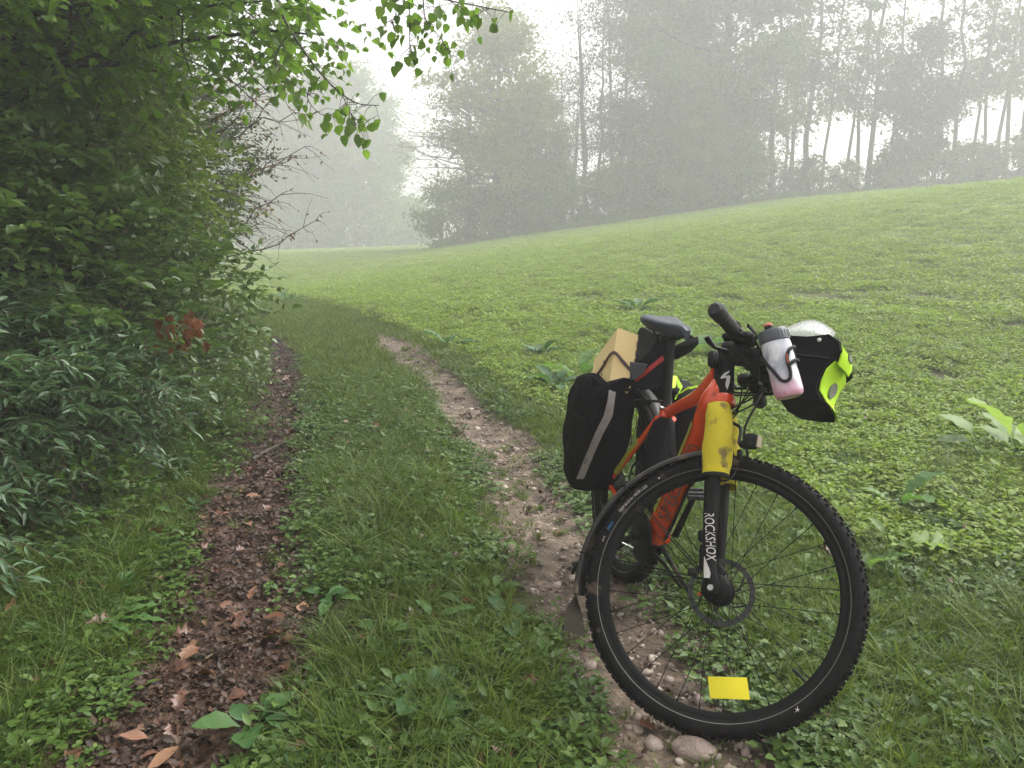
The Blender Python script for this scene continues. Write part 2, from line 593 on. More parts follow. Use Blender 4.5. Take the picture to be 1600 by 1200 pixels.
def make_tree(h, cr, cb, shape='round', seed=0, leafs=5000, lsize=.22, trunk=.16, mat=None, dens=1.0, lean=0.0, clumps=90, clump_r=.75, bark=None, forks=1, skew=0.0, coref=.14):
    """returns meshes (trunk, limb, crown) in local space; h height, cr crown radius, cb crown base"""
    r = np.random.default_rng(seed)
    mb_t, mb_l = MB(), MB()
    tops = []
    for f in range(forks):
        ox, oy = (r.uniform(-.35, .35) * (forks > 1), r.uniform(-.35, .35) * (forks > 1))
        ex, ey = ox * 3 + lean * h + r.normal(0, .02) * h, oy * 3 + r.normal(0, .02) * h
        pts = limb_curve((ox, oy, -.4), (ex, ey, h * .93), 0, 9, seed * 7 + f, .2)
        mb_t.tube([tuple(p) for p in pts], list(trunk * np.linspace(1.15, .12, 10) ** .8), 7)
        tops.append(pts)
    C = []
    while len(C) < clumps:
        z = r.uniform(0, 1)
        if shape == 'round': wr = math.sqrt(max(.02, 1 - (2 * z - .9) ** 2 * .85))
        elif shape == 'cone': wr = max(.12, (1 - z) ** .75)
        elif shape == 'column': wr = .75 * math.sqrt(max(.05, 1 - (2 * z - 1) ** 4))
        else: wr = .35 + .65 * math.sin(z * math.pi) ** .7
        a = r.uniform(0, 2 * math.pi)
        rr = cr * wr * (r.uniform(.12, 1) ** .5) * (1 + .22 * math.sin(3 * a + seed) + .15 * math.sin(5 * z * 3 + seed))
        C.append((rr * math.cos(a) + skew * rr * .3, rr * math.sin(a), cb + z * (h - cb)))
    C = np.array(C)
    tp = tops
    Cc = C.copy()
    for i, c in enumerate(C):
        pts = tp[i % forks]
        zt = np.clip(c[2] - .25 * math.hypot(c[0], c[1]) - r.uniform(0, .6), .25 * cb, h * .9)
        x0 = np.interp(zt, pts[:, 2], pts[:, 0]); y0 = np.interp(zt, pts[:, 2], pts[:, 1])
        Cc[i, 0] += x0 * .8; Cc[i, 1] += y0 * .8
        if i % 2 == 0 or clumps < 60:
            lp = limb_curve((x0, y0, zt), Cc[i], .12 * cr * r.uniform(-1, 1), 4, seed * 31 + i)
            mb_l.tube([tuple(p) for p in lp], list(trunk * .32 * np.linspace(1, .15, 5)), 4, cap=False)
    k = r.integers(0, len(Cc), leafs)
    core = r.uniform(0, 1, leafs) < coref
    off = r.normal(0, 1, (leafs, 3)) * clump_r * np.array([1, 1, .55]) * r.uniform(.5, 1.25, (leafs, 1))
    pos = Cc[k] + off
    pos[core, 0] *= .72; pos[core, 1] *= .72
    D = unit(off * .6 + r.normal(0, .8, (leafs, 3)) + np.array([0, 0, -.3]))
    Nn = unit(r.normal(0, .7, (leafs, 3)) + np.array([0, 0, 1]))
    M = frames(D, Nn) * (lsize * r.uniform(.55, 1.3, leafs) * np.where(core, 2.3, 1))[:, None, None]
    V, F, rr = merge(T_far[0], T_far[1], M, pos, np.clip(r.uniform(0, 1, len(Cc))[k] * .75 + r.uniform(0, .3, leafs), 0, 1))
    crown = mesh_np('crown', V, F, mat or M_far_green, rr)

    def tomesh(mb, nm, m):
        me = bpy.data.meshes.new(nm); me.from_pydata(mb.v, [], mb.f); me.materials.append(m)
        me.polygons.foreach_set('use_smooth', [True] * len(mb.f)); return me
    return tomesh(mb_t, 'trunk', bark or M_bark), tomesh(mb_l, 'limb', bark or M_bark), crown


def put_tree(ms, x, y, s=1.0, rz=0.0, label='', cat='tree', name='deciduous_tree', group=None, z=None, sz=None):
    x, y, s, sz = x * 1.35, y * 1.35, s * 1.35, (sz or s) * 1.35
    z = hz(x, y) if z is None else z
    e = empty(name, (x, y, z - .05))
    e.rotation_euler = (0, 0, rz); e.scale = (s, s, sz or s)
    tag(e, label, cat, group)
    for me, nm in zip(ms, ('trunk', 'limb', 'crown')):
        if len(me.polygons):
            q_ = link(nm, me, e)
            if nm != 'trunk': tag(q_, kind='stuff')
    return e


def at(px, y):      # x of a photo column at ground distance y
    return (px - 800) / FPX * (y * math.cos(PITCH) + .15)


# tree kinds
K_round = make_tree(19, 4.9, 1.6, 'round', 3, 62000, .20, .34, M_far_green, clumps=170, clump_r=.85)
K_round2 = make_tree(12.2, 3.4, 1.2, 'round', 11, 34000, .16, .22, M_far_yellow, clumps=120, clump_r=.62)
K_airy = make_tree(13.4, 2.3, 2.2, 'column', 5, 3600, .15, .12, M_far_brown, clumps=110, clump_r=.45, forks=3, coref=0)
K_pine = make_tree(17, 2.3, 4.0, 'column', 8, 5200, .16, .15, M_far_green, clumps=46, clump_r=.42, coref=.05)
K_pine2 = make_tree(18, 2.0, 5.5, 'column', 9, 3400, .16, .13, M_far_green, clumps=34, clump_r=.45, coref=.05, lean=.012)
K_dark = make_tree(8.5, 2.1, 1.5, 'round', 13, 13000, .16, .13, M_far_dark, clumps=60, clump_r=.5)
K_thin = make_tree(15, 1.5, 5.0, 'column', 14, 2400, .15, .10, M_far_green, clumps=42, clump_r=.45, lean=-.006)
K_bare = make_tree(9, 3.3, 1.0, 'other', 17, 700, .13, .15, M_far_brown, clumps=120, clump_r=.4)
K_wood = make_tree(15, 3.1, 3.2, 'round', 19, 9000, .28, .20, M_far_green, clumps=60, clump_r=.7, coref=.1)
K_wood2 = make_tree(14, 2.0, 3.8, 'column', 23, 5000, .28, .18, M_far_dark, clumps=46, clump_r=.6, coref=.1)
K_bush = make_tree(2.6, 1.5, .1, 'round', 29, 2600, .15, .05, M_far_green, clumps=40, clump_r=.36, forks=3)
K_bush2 = make_tree(2.4, 1.4, .1, 'round', 31, 1500, .13, .05, M_far_brown, clumps=46, clump_r=.33, forks=3)

# the tree line along the upper edge of the field
TREES = [
    (K_round, 1120, 48, 1.0, 0, 'biggest round dense green tree, its crown filling the middle right of the misty tree line'),
    (K_round, 1030, 52, .78, 2, 'dense green tree half hidden behind the left side of the biggest round tree'),
    (K_round2, 775, 47, 1.0, 0, 'rounded misty tree with pale yellow-green crown at the left end of the right tree line'),
    (K_round2, 842, 50, .70, 2.2, 'lower rounded tree just right of the pale tree at the end of the line'),
    (K_airy, 925, 49, 1.0, 0, 'tall airy tree with fine twigs between the pale round tree and the biggest round tree'),
    (K_airy, 962, 52, 1.05, 1.5, 'second tall airy tree, right behind the first, by the biggest round tree'),
    (K_airy, 885, 53, .78, 3.1, 'short airy tree behind the gap right of the pale round tree'),
    (K_pine, 1200, 46, 1.0, .4, 'slim tree with dark trunk just right of the biggest round tree'),
    (K_pine, 1252, 47, 1.05, 1.3, 'thin trunk tree with layered branches, second right of the biggest round tree'),
    (K_thin, 1310, 49, 1.0, 2.0, 'very thin pale trunk with little foliage standing right of the gap in the tree line'),
    (K_pine, 1347, 46.5, 1.0, 3.0, 'straight trunk tree with leafy side branches left of the short dark tree'),
    (K_dark, 1415, 46, 1.0, 0, 'short dark bushy tree on a leaning trunk among the taller thin trunks'),
    (K_pine2, 1450, 48, 1.0, .2, 'tall tree with slightly leaning trunk right behind the short dark tree'),
    (K_pine2, 1478, 47, .95, 1.1, 'leaning thin trunk tree, next right of the short dark tree'),
    (K_thin, 1522, 49, 1.1, 3.4, 'thin leaning trunk, first of the close group near the right edge'),
    (K_thin, 1540, 47.5, 1.1, .6, 'thin trunk in the middle of the close group near the right edge'),
    (K_pine2, 1556, 48.5, 1.0, 2.6, 'thin trunk, last of the close group beside the thick trunk'),
    (K_pine, 1582, 46, 1.25, 1.9, 'thick trunked tree at the right edge of the tree line'),
    (K_pine, 1640, 47, 1.1, .9, 'tree standing just beyond the right edge of the tree line'),
    (K_thin, 1275, 48, .95, 1.0, 'thin straight trunk right of the second slim trunk beside the biggest tree'),
    (K_pine2, 1330, 49.5, .95, 2.4, 'slim trunk just left of the straight trunk with leafy side branches'),
    (K_thin, 1380, 48.5, 1.0, .3, 'thin bare trunk between the leafy straight trunk and the short dark tree'),
    (K_airy, 1232, 50, .8, .8, 'light twiggy tree filling the gap right of the biggest round tree'),
    (K_thin, 1500, 47.2, 1.0, 2.2, 'thin straight trunk between the leaning trunk and the close group at the right'),
    (K_round2, 1090, 44.5, .5, 1.0, 'small low tree growing in front of the biggest round tree'),
]
for k, px, y, s, rz, lab in TREES:
    put_tree(k, at(px, y), y, s, rz, lab, 'tree', 'misty_tree', 'trees along the upper edge of the field')
e = put_tree(K_bare, at(735, 46.5), 46.5, 1.0, .5, 'half bare spreading tree reaching its branches left out of the end of the tree line', 'tree', 'bare_tree')
# long bare branches reaching left from that tree
BR = MB()
r_ = np.random.default_rng(4)
base = np.array([at(770, 62.4), 62.4, hz(at(770, 62.4), 62.4)])
for i in range(17):
    z0 = 1.1 + i * .49
    ln = 6.2 * math.sin(math.pi * (i + 2) / 21) + r_.uniform(-.4, .6)
    A = base + np.array([r_.uniform(-.5, .3), r_.uniform(-1, 1), z0])
    B = A + np.array([-ln, r_.uniform(-1.2, 1.2), (i - 3) * .14 + r_.uniform(-.3, .3)])
    c = limb_curve(A, B, .35 * r_.uniform(-1, 1), 7, i)
    BR.tube([tuple(p) for p in c], [.08, .047, .016], 5, cap=False)
    for j in range(2, 8):
        for q in range(3):
            A2 = c[j] if j < 8 else c[7]
            B2 = A2 + r_.normal(0, 1, 3) * np.array([.65, .5, .6]) + np.array([-.75, 0, .05])
            BR.tube([tuple(p) for p in limb_curve(A2, B2, .1, 3, i * 9 + j + q)], [.022, .009], 3, cap=False)
br = BR.build('branch', [M_bark], e)
br.matrix_parent_inverse = Matrix.LocRotScale(e.location, Euler((0, 0, .5)), e.scale).inverted()

# wood on the far left, fading in the fog
WOOD = [(400, 92), (424, 88), (447, 95), (470, 90), (492, 99), (515, 91), (537, 97), (556, 90), (577, 98), (598, 94), (612, 101), (350, 90), (310, 94), (380, 100), (455, 104), (525, 106), (270, 88)]
for i, (px, y) in enumerate(WOOD):
    s = 1.3 * [1.0, .95, 1.08, .9, 1.03][i % 5] * (1 - .16 * max(0, px - 500) / 100)
    put_tree(K_wood if i % 2 else K_wood2, at(px, y * .86), y * .86, s * .84, i * 1.7,
             'one of the tall grey trees of the far left wood fading in the fog', 'tree', 'misty_tree', 'grey trees of the far left wood')
BUSH = [(705, 45.5, 0, 1.0), (735, 45, 1, 1.0), (765, 45.5, 0, .9), (800, 46, 1, 1.2), (830, 46, 0, 1.0), (862, 46.5, 1, 1.1), (893, 46, 0, 1.0), (925, 46.5, 1, 1.1),
        (955, 46, 0, 1.1), (985, 46.5, 0, 1.0), (1012, 45.5, 1, 1.1), (1045, 45, 0, 1.2), (1080, 45.5, 0, 1.1), (1115, 45, 1, 1.1), (1150, 45, 0, 1.2), (1180, 45.5, 0, .9),
        (1215, 46.5, 1, .7), (1245, 47, 0, .6), (1268, 46.5, 0, .75), (1292, 47, 1, .6), (1320, 47, 0, .7), (1345, 46.5, 1, .6), (1365, 46.5, 0, .75), (1395, 46, 0, .85), (1440, 46, 0, .95), (1470, 46.2, 0, .8), (1510, 46, 0, .9), (1545, 46, 0, .8), (1590, 45.5, 0, 1.1), (1625, 45.5, 0, 1.2)]
for i, (px, y, k, s) in enumerate(BUSH):
    side = 'left end' if px < 900 else ('middle' if px < 1250 else 'right part')
    put_tree(K_bush2 if k else K_bush, at(px, y), y, s, i * 2.1,
             'misty %s bush at the foot of the %s of the tree line' % ('russet' if k else 'green', side), 'bush', 'misty_bush', 'bushes at the foot of the %s of the tree line' % side, sz=s * 1.1)
for i, (px, y) in enumerate([(390, 84), (420, 86), (455, 85), (488, 87), (520, 86), (552, 88), (585, 87), (612, 90), (640, 92), (660, 94)]):
    put_tree(K_bush, at(px, y * .9), y * .9, 1.7, i * 1.3, 'faint bush at the foot of the far left wood', 'bush', 'misty_bush', 'bushes at the foot of the far left wood')

# ------------------------------------------------------------------ scattering (geometry nodes, ground cover only)
def scatter(name, templates, X, Y, scale, rotz=None, tilt=.25, kind='stuff', label=None, zoff=0.0, idx=None, sz=None):
    n = len(X)
    r = rng
    me = bpy.data.meshes.new(name)
    me.vertices.add(n)
    Z = height(X, Y) + zoff
    me.vertices.foreach_set('co', np.stack([X, Y, Z], 1).astype(np.float32).ravel())
    rot = np.stack([r.normal(0, tilt, n), r.normal(0, tilt, n), r.uniform(0, 6.283, n) if rotz is None else rotz], 1).astype(np.float32)
    scale = np.broadcast_to(scale, (n,))
    szv = scale if sz is None else scale * sz
    sc = np.stack([scale, scale, szv], 1).astype(np.float32)
    me.attributes.new('rot', 'FLOAT_VECTOR', 'POINT').data.foreach_set('vector', rot.ravel())
    me.attributes.new('scl', 'FLOAT_VECTOR', 'POINT').data.foreach_set('vector', sc.ravel())
    ii = (r.integers(0, len(templates), n) if idx is None else idx).astype(np.int32)
    me.attributes.new('pick', 'INT', 'POINT').data.foreach_set('value', ii)
    for t in templates:
        if t.materials[0].name not in [m.name for m in me.materials if m]: me.materials.append(t.materials[0])
    o = link(name, me)
    colx = bpy.data.collections.new(name + '_kinds')
    for i, t in enumerate(templates):
        q = bpy.data.objects.new('%s_%02d' % (name, i), t)
        colx.objects.link(q)
    ng = bpy.data.node_groups.new(name, 'GeometryNodeTree')
    ng.interface.new_socket('Geometry', in_out='INPUT', socket_type='NodeSocketGeometry')
    ng.interface.new_socket('Geometry', in_out='OUTPUT', socket_type='NodeSocketGeometry')
    N, L = ng.nodes, ng.links
    gi, go = N.new('NodeGroupInput'), N.new('NodeGroupOutput')
    m2p = N.new('GeometryNodeMeshToPoints')
    ip = N.new('GeometryNodeInstanceOnPoints')
    ci = N.new('GeometryNodeCollectionInfo')
    ci.inputs['Collection'].default_value = colx
    ci.inputs['Separate Children'].default_value = True
    ci.inputs['Reset Children'].default_value = True
    def na(nm, dt):
        a = N.new('GeometryNodeInputNamedAttribute'); a.data_type = dt; a.inputs['Name'].default_value = nm; return a.outputs['Attribute']
    e2r = N.new('FunctionNodeEulerToRotation')
    L.new(gi.outputs[0], m2p.inputs[0]); L.new(m2p.outputs[0], ip.inputs['Points'])
    L.new(ci.outputs[0], ip.inputs['Instance'])
    ip.inputs['Pick Instance'].default_value = True
    L.new(na('pick', 'INT'), ip.inputs['Instance Index'])
    L.new(na('rot', 'FLOAT_VECTOR'), e2r.inputs[0]); L.new(e2r.outputs[0], ip.inputs['Rotation'])
    L.new(na('scl', 'FLOAT_VECTOR'), ip.inputs['Scale'])
    L.new(ip.outputs[0], go.inputs[0])
    md = o.modifiers.new('scatter', 'NODES'); md.node_group = ng
    tag(o, label, kind=kind)
    return o


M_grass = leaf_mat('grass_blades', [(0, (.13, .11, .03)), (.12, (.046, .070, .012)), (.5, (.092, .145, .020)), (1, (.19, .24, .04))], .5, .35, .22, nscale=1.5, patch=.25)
M_grass_dark = leaf_mat('dark_verge_grass', [(0, (.11, .09, .03)), (.12, (.034, .058, .010)), (.5, (.064, .108, .014)), (1, (.13, .175, .025))], .5, .3, .22, nscale=1.5, patch=.25)  # darker green blades of the verge
M_clover = leaf_mat('clover_leaves', [(0, (.038, .075, .014)), (.5, (.065, .125, .022)), (1, (.14, .21, .04))], .45, .3, .3, nscale=2, patch=.2)
M_crop = leaf_mat('young_crop_leaves', [(0, (.065, .095, .018)), (.35, (.14, .205, .032)), (.7, (.23, .315, .058)), (1, (.38, .43, .12))], .5, .38, .22, nscale=1.2, patch=.55)
M_litter = leaf_mat('brown_leaf_litter', [(0, (.016, .010, .006)), (.4, (.038, .022, .013)), (.75, (.08, .042, .024)), (1, (.17, .095, .055))], .55, 0, .3, nscale=20)
M_fall = leaf_mat('fallen_leaf', [(0, (.05, .024, .014)), (.4, (.12, .055, .032)), (.75, (.22, .11, .065)), (1, (.34, .20, .12))], .38, .05, .5, nscale=30)
M_straw = leaf_mat('dry_straw', [(0, (.12, .08, .04)), (1, (.32, .24, .12))], .6, .1, .3)


def tuft(seed, nb, hh, spread, width, lean, mat, segs=4):
    r = np.random.default_rng(seed)
    V, F, Rn = [], [], []
    for i in range(nb):
        a = r.uniform(0, 6.283); b0 = np.array([math.cos(a), math.sin(a)]) * spread * r.uniform(0, 1) ** .5
        h = hh * r.uniform(.45, 1.2); da = a + r.normal(0, .9)
        d = np.array([math.cos(da), math.sin(da)]); ln = h * lean * r.uniform(.2, 1.5)
        tw = r.uniform(-1, 1)
        side = np.array([-d[1], d[0]]); side = side * math.cos(tw) + d * math.sin(tw)
        st = len(V); rn = r.uniform(0, 1) if r.uniform() > .06 else 0
        for k in range(segs + 1):
            t = k / segs
            c = b0 + d * ln * t ** 1.8
            z = h * (t - .38 * lean * t * t)
            wd = width * (1 - t ** 2.2) * .5 + .0002
            V += [(c[0] - side[0] * wd, c[1] - side[1] * wd, z), (c[0] + side[0] * wd, c[1] + side[1] * wd, z)]
            Rn += [rn, rn]
            if k: F.append((st + 2 * k - 2, st + 2 * k - 1, st + 2 * k + 1, st + 2 * k))
    return mesh_np('tuft', V, F, mat, Rn)


def herb(seed, nl, rad, hh, T, lsize, mat, stem=.4, tri=False):
    """small plant: nl leaves on short stalks"""
    r = np.random.default_rng(seed)
    a = r.uniform(0, 6.283, nl)
    rr = rad * np.sqrt(r.uniform(.02, 1, nl))
    z = hh * r.uniform(.35, 1, nl) * (1 - .4 * rr / rad)
    Pp = np.stack([np.cos(a) * rr, np.sin(a) * rr, z], 1)
    D = np.stack([np.cos(a + r.normal(0, .5, nl)), np.sin(a + r.normal(0, .5, nl)), r.uniform(-.15, .6, nl)], 1)
    if tri:
        Pp = np.repeat(Pp, 3, 0); D = np.repeat(D, 3, 0)
        th = np.tile([0, 2.1, 4.2], nl) + np.repeat(r.uniform(0, 2, nl), 3)
        D = np.stack([np.cos(th), np.sin(th), np.full(len(th), .15)], 1)
        nl *= 3
    Nn = np.stack([r.normal(0, .3, nl), r.normal(0, .3, nl), np.ones(nl)], 1)
    M = frames(D, Nn) * (lsize * r.uniform(.6, 1.25, nl))[:, None, None]
    rn = np.clip(r.normal(.5, .25, nl), 0, 1)
    V, F, q = merge(T[0], T[1], M, Pp, rn)
    # stalks
    B = Pp * np.array([.25, .25, 0]); Dd = Pp - B; ln = np.linalg.norm(Dd, axis=1)
    Ms = frames(Dd, np.tile([1., .2, .1], (nl, 1))) * np.stack([np.full(nl, .0009), ln, np.full(nl, .0009)], 1)[:, None, :]
    V2, F2, q2 = merge(T_prism[0], T_prism[1], Ms, B, rn)
    return mesh_np('herb', np.vstack([V, V2]), np.vstack([F, F2 + len(V)]), mat, np.concatenate([q, q2]))


T_dand = leaf_t([.03, .06, .045, .09, .06, .11, .07, .10, .05], .2, .5, wav=.02)
T_round = leaf_t([.38, .48, .34], .08, .08)
tufts = [tuft(i, 24, .07 + .02 * (i % 3), .035, .0040, .6 + .3 * (i % 3), M_grass) for i in range(6)]
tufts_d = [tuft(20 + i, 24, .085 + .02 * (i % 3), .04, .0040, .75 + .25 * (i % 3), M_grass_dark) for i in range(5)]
tufts_far = [tuft(40 + i, 16, .13, .11, .009, .9, M_grass, 2) for i in range(4)]
clov = [herb(60 + i, 9, .05, .05, T_round, .016, M_clover, tri=True) for i in range(4)]
herbs = [herb(70 + i, 9, .045, .06, T_ovate, .030, M_clover) for i in range(4)]
crop = [herb(80 + i, 20, .06, .065, T_ovate, .023, M_crop) for i in range(5)]
crop_far = [herb(90 + i, 44, .24, .11, T_ovate, .055, M_crop) for i in range(5)]
litter = [herb(100 + i, 10, .05, .012, T_lobed if i % 2 else T_ovate, .035, M_litter) for i in range(4)]


def pts_in(n, y0, y1, x0f, x1f, pw=1.0):
    y = y0 + (y1 - y0) * rng.uniform(0, 1, n) ** pw
    x = rng.uniform(0, 1, n)
    a, b_ = x0f(y), x1f(y)
    return a + (b_ - a) * x, y


def frm(y, m=.6): return np.stack([-(.66 * y + m), .66 * y + m])


# verge between the tracks + right strip + left bank
def keep_track(X, Y, inner, soft):
    d = np.minimum(np.abs(X - xl(Y)), np.abs(X - xr(Y)))
    nz = fbm(X * 2.5, Y * 2.5, 12) * .12
    return d + nz > (inner + .04 * (X < (xl(Y) + xr(Y)) / 2)) * (1 - .9 * sstep(8.2, 11.0, Y)) - .03 * (X < (xl(Y) + xr(Y)) / 2) + rng.uniform(0, 1, len(X)) ** 2 * soft


def hedge_x(y): return xl(y) - np.interp(y, [1, 3, 5, 9, 12], [.75, .72, .45, .35, .3])


X, Y = pts_in(15500, 1.15, 6.0, lambda y: hedge_x(y) - .5, lambda y: np.minimum(.66 * y + .5, xr(y) + np.interp(y, [1, 4, 6], [3.2, 2.6, 1.1])), 1.25)
k = keep_track(X, Y, .225, .18) & (vnoise(X * 3, Y * 3, 31) > .05)
X, Y = X[k], Y[k]
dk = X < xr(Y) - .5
s = rng.uniform(.45, 1.05, len(X)) * (.75 + .6 * vnoise(X * 1.7, Y * 1.7, 33))
s *= np.clip(.45 + np.minimum(np.abs(X - xl(Y)), np.abs(X - xr(Y))) * 1.3, .4, 1.1)
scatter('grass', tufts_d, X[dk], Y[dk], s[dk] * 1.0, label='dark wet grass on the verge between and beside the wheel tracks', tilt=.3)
scatter('grass', tufts, X[~dk], Y[~dk], s[~dk], label='brighter green grass to the right of the right wheel track', tilt=.3)
X, Y = pts_in(12000, 6, 19, lambda y: hedge_x(y) - .2, lambda y: xr(y) + .8)
k = keep_track(X, Y, .22, .12)
scatter('grass', tufts_far, X[k], Y[k], rng.uniform(.45, .85, k.sum()), label='grass along the farther part of the farm track', tilt=.2)
X, Y = pts_in(15000, 1.2, 8.5, lambda y: hedge_x(y) - .3, lambda y: np.minimum(.66 * y + .4, xr(y) + 2.0), 1.2)
k = keep_track(X, Y, .12, .2) & (vnoise(X * 2.2, Y * 2.2, 41) > .33) & ((X > xl(Y) - .45) | (rng.uniform(0, 1, len(X)) < .35))
scatter('clover', clov + herbs, X[k], Y[k], rng.uniform(.6, 1.25, k.sum()), label='clover and small weeds among the verge grass', tilt=.15)
# litter in the left track and a little everywhere
X, Y = pts_in(4200, 1.2, 10.3, lambda y: xl(y) - .36, lambda y: xl(y) + .36, 1.5)
scatter('leaf_litter', litter, X, Y, rng.uniform(.3, .85, len(X)), label='matted brown leaf scraps covering the left wheel track', tilt=.12, zoff=.001)
X, Y = pts_in(1500, 1.2, 9, lambda y: xl(y) - 1.0, lambda y: xr(y) + .9, 1.3)
scatter('leaf_litter', litter, X, Y, rng.uniform(.35, .9, len(X)), label='brown leaf scraps scattered between the grass', tilt=.25, zoff=.004)

# the field crop
def field_l(y): return xr(y) + np.interp(y, [2, 4, 6, 9, 20], [1.6, 1.1, .55, .4, .4])


X, Y = pts_in(19000, 3.0, 11, field_l, lambda y: .66 * y + .6, .75)
k = (vnoise(X * 1.6, Y * 1.6, 51) > .10) & (vnoise(X * 6, Y * 6, 52) > .22)
scatter('crop_plants', crop, X[k], Y[k], rng.uniform(.5, 1.75, k.sum()), label='young leafy crop covering the near part of the field', tilt=.15)
X, Y = pts_in(16000, 9.5, 30, lambda y: np.where(y < 17, xr(y) + .4, -.64 * y), lambda y: .66 * y + .8, .8)
k = (vnoise(X * .9, Y * .9, 53) * .5 + vnoise(X * 3, Y * 3, 54) * .5 > .3)
X, Y = X[k], Y[k]
scatter('crop_plants', crop_far, X, Y, rng.uniform(.35, 1.15, len(X)), label='crop over the middle part of the field', tilt=.1)
X, Y = pts_in(24000, 28, 85, lambda y: -.62 * y, lambda y: .66 * y, 1)
k = (Y < 64) | (X < -2)
scatter('crop_plants', crop_far, X[k], Y[k], rng.uniform(.9, 1.7, k.sum()), label='hazy crop at the far side of the field', tilt=.1, sz=.7)
X, Y = pts_in(6000, 80, 142, lambda y: -.5 * y, lambda y: -.05 * y, 1)
scatter('crop_plants', crop_far, X, Y, rng.uniform(1.6, 2.6, len(X)), label='pale misty grassland at the far left below the wood', tilt=.1, sz=.6)

# tall dry grass at the foot of the tree line
tall = [tuft(140 + i, 26, .34, .22, .012, .5, M_grass, 2) for i in range(3)]
X, Y = pts_in(2600, 59, 64, lambda y: -.09 * y, lambda y: .66 * y, 1)
scatter('tall_grass', tall, X, Y, rng.uniform(.8, 2.2, len(X)), label='tall rough grass at the foot of the tree line', tilt=.1)
# grass tufts breaking into the right track
X, Y = pts_in(420, 1.3, 9, lambda y: xr(y) - .25, lambda y: xr(y) + .25, 1.2)
k = (vnoise(X * 2.5, Y * 2.5, 71) > .55)
scatter('grass', tufts, X[k], Y[k], rng.uniform(.3, .7, k.sum()), label='single grass tufts growing in the right wheel track', tilt=.2)
X, Y = pts_in(420, 1.3, 9, lambda y: xl(y) - .25, lambda y: xl(y) + .25, 1.2)
k = (vnoise(X * 2.5, Y * 2.5, 72) > .5)
scatter('grass', tufts, X[k], Y[k], rng.uniform(.25, .6, k.sum()), label='single grass tufts growing in the left wheel track', tilt=.2)

# gravel in the right track
def stone_mesh(seed, sub=1):
    import bmesh
    bm = bmesh.new(); bmesh.ops.create_icosphere(bm, subdivisions=sub, radius=.5)
    r = np.random.default_rng(seed)
    sx = (r.uniform(.8, 1.3), r.uniform(.6, 1.0), r.uniform(.35, .6))
    pl = unit(r.normal(0, 1, (5, 3))); pd = r.uniform(.34, .46, 5)
    for v in bm.verts:
        c = np.array(v.co)
        for n_, d_ in zip(pl, pd):
            q = c @ n_
            if q > d_: c = c - n_ * (q - d_)
        c *= 1 + r.normal(0, .02)
        v.co = (c[0] * sx[0], c[1] * sx[1], c[2] * sx[2])
    me = bpy.data.meshes.new('stone'); bm.to_mesh(me); bm.free()
    me.polygons.foreach_set('use_smooth', [True] * len(me.polygons))
    return me


def stone_mat(name, cols):
    m, n, N, L = nodes_of(name)
    oi = N.new('ShaderNodeObjectInfo'); tc = N.new('ShaderNodeTexCoord')
    no = N.new('ShaderNodeTexNoise'); no.inputs['Scale'].default_value = 3.2; no.inputs['Detail'].default_value = 8
    L.new(tc.outputs['Object'], no.inputs['Vector'])
    a_ = N.new('ShaderNodeMath'); a_.operation = 'MULTIPLY_ADD'; L.new(no.outputs['Fac'], a_.inputs[0]); a_.inputs[1].default_value = .5
    mu = N.new('ShaderNodeMath'); mu.operation = 'MULTIPLY'; L.new(oi.outputs['Random'], mu.inputs[0]); mu.inputs[1].default_value = .6
    L.new(mu.outputs[0], a_.inputs[2])
    rp = ramp(N, cols); L.new(a_.outputs[0], rp.inputs[0])
    pb = N.new('ShaderNodeBsdfPrincipled'); pb.inputs['Roughness'].default_value = .5; pb.inputs['Specular IOR Level'].default_value = .4
    L.new(rp.outputs[0], pb.inputs['Base Color'])
    n3 = N.new('ShaderNodeTexNoise'); n3.inputs['Scale'].default_value = 12; n3.inputs['Detail'].default_value = 8; L.new(tc.outputs['Object'], n3.inputs['Vector'])
    b_ = N.new('ShaderNodeBump'); b_.inputs['Strength'].default_value = .35; b_.inputs['Distance'].default_value = .03
    L.new(n3.outputs['Fac'], b_.inputs['Height']); L.new(b_.outputs[0], pb.inputs['Normal'])
    out = N.new('ShaderNodeOutputMaterial'); L.new(pb.outputs[0], out.inputs[0])
    return m


M_stone = stone_mat('river_stone', [(0, (.12, .085, .07)), (.35, (.22, .165, .135)), (.7, (.34, .27, .22)), (1, (.46, .40, .34))])
stones = [stone_mesh(i) for i in range(8)]
for s_ in stones: s_.materials.append(M_stone)
X, Y = pts_in(3600, 1.2, 10.5, lambda y: xr(y) - .26, lambda y: xr(y) + .26, 1.6)
scatter('gravel', stones, X, Y, rng.uniform(.005, .017, len(X)) * (1 + Y * .05), label='small gravel in the right wheel track', tilt=.4, zoff=.001)
X, Y = pts_in(500, 1.2, 6, lambda y: xl(y) - .26, lambda y: xl(y) + .26, 1.6)
scatter('gravel', stones, X, Y, rng.uniform(.004, .010, len(X)), label='few small stones in the left wheel track', tilt=.4)

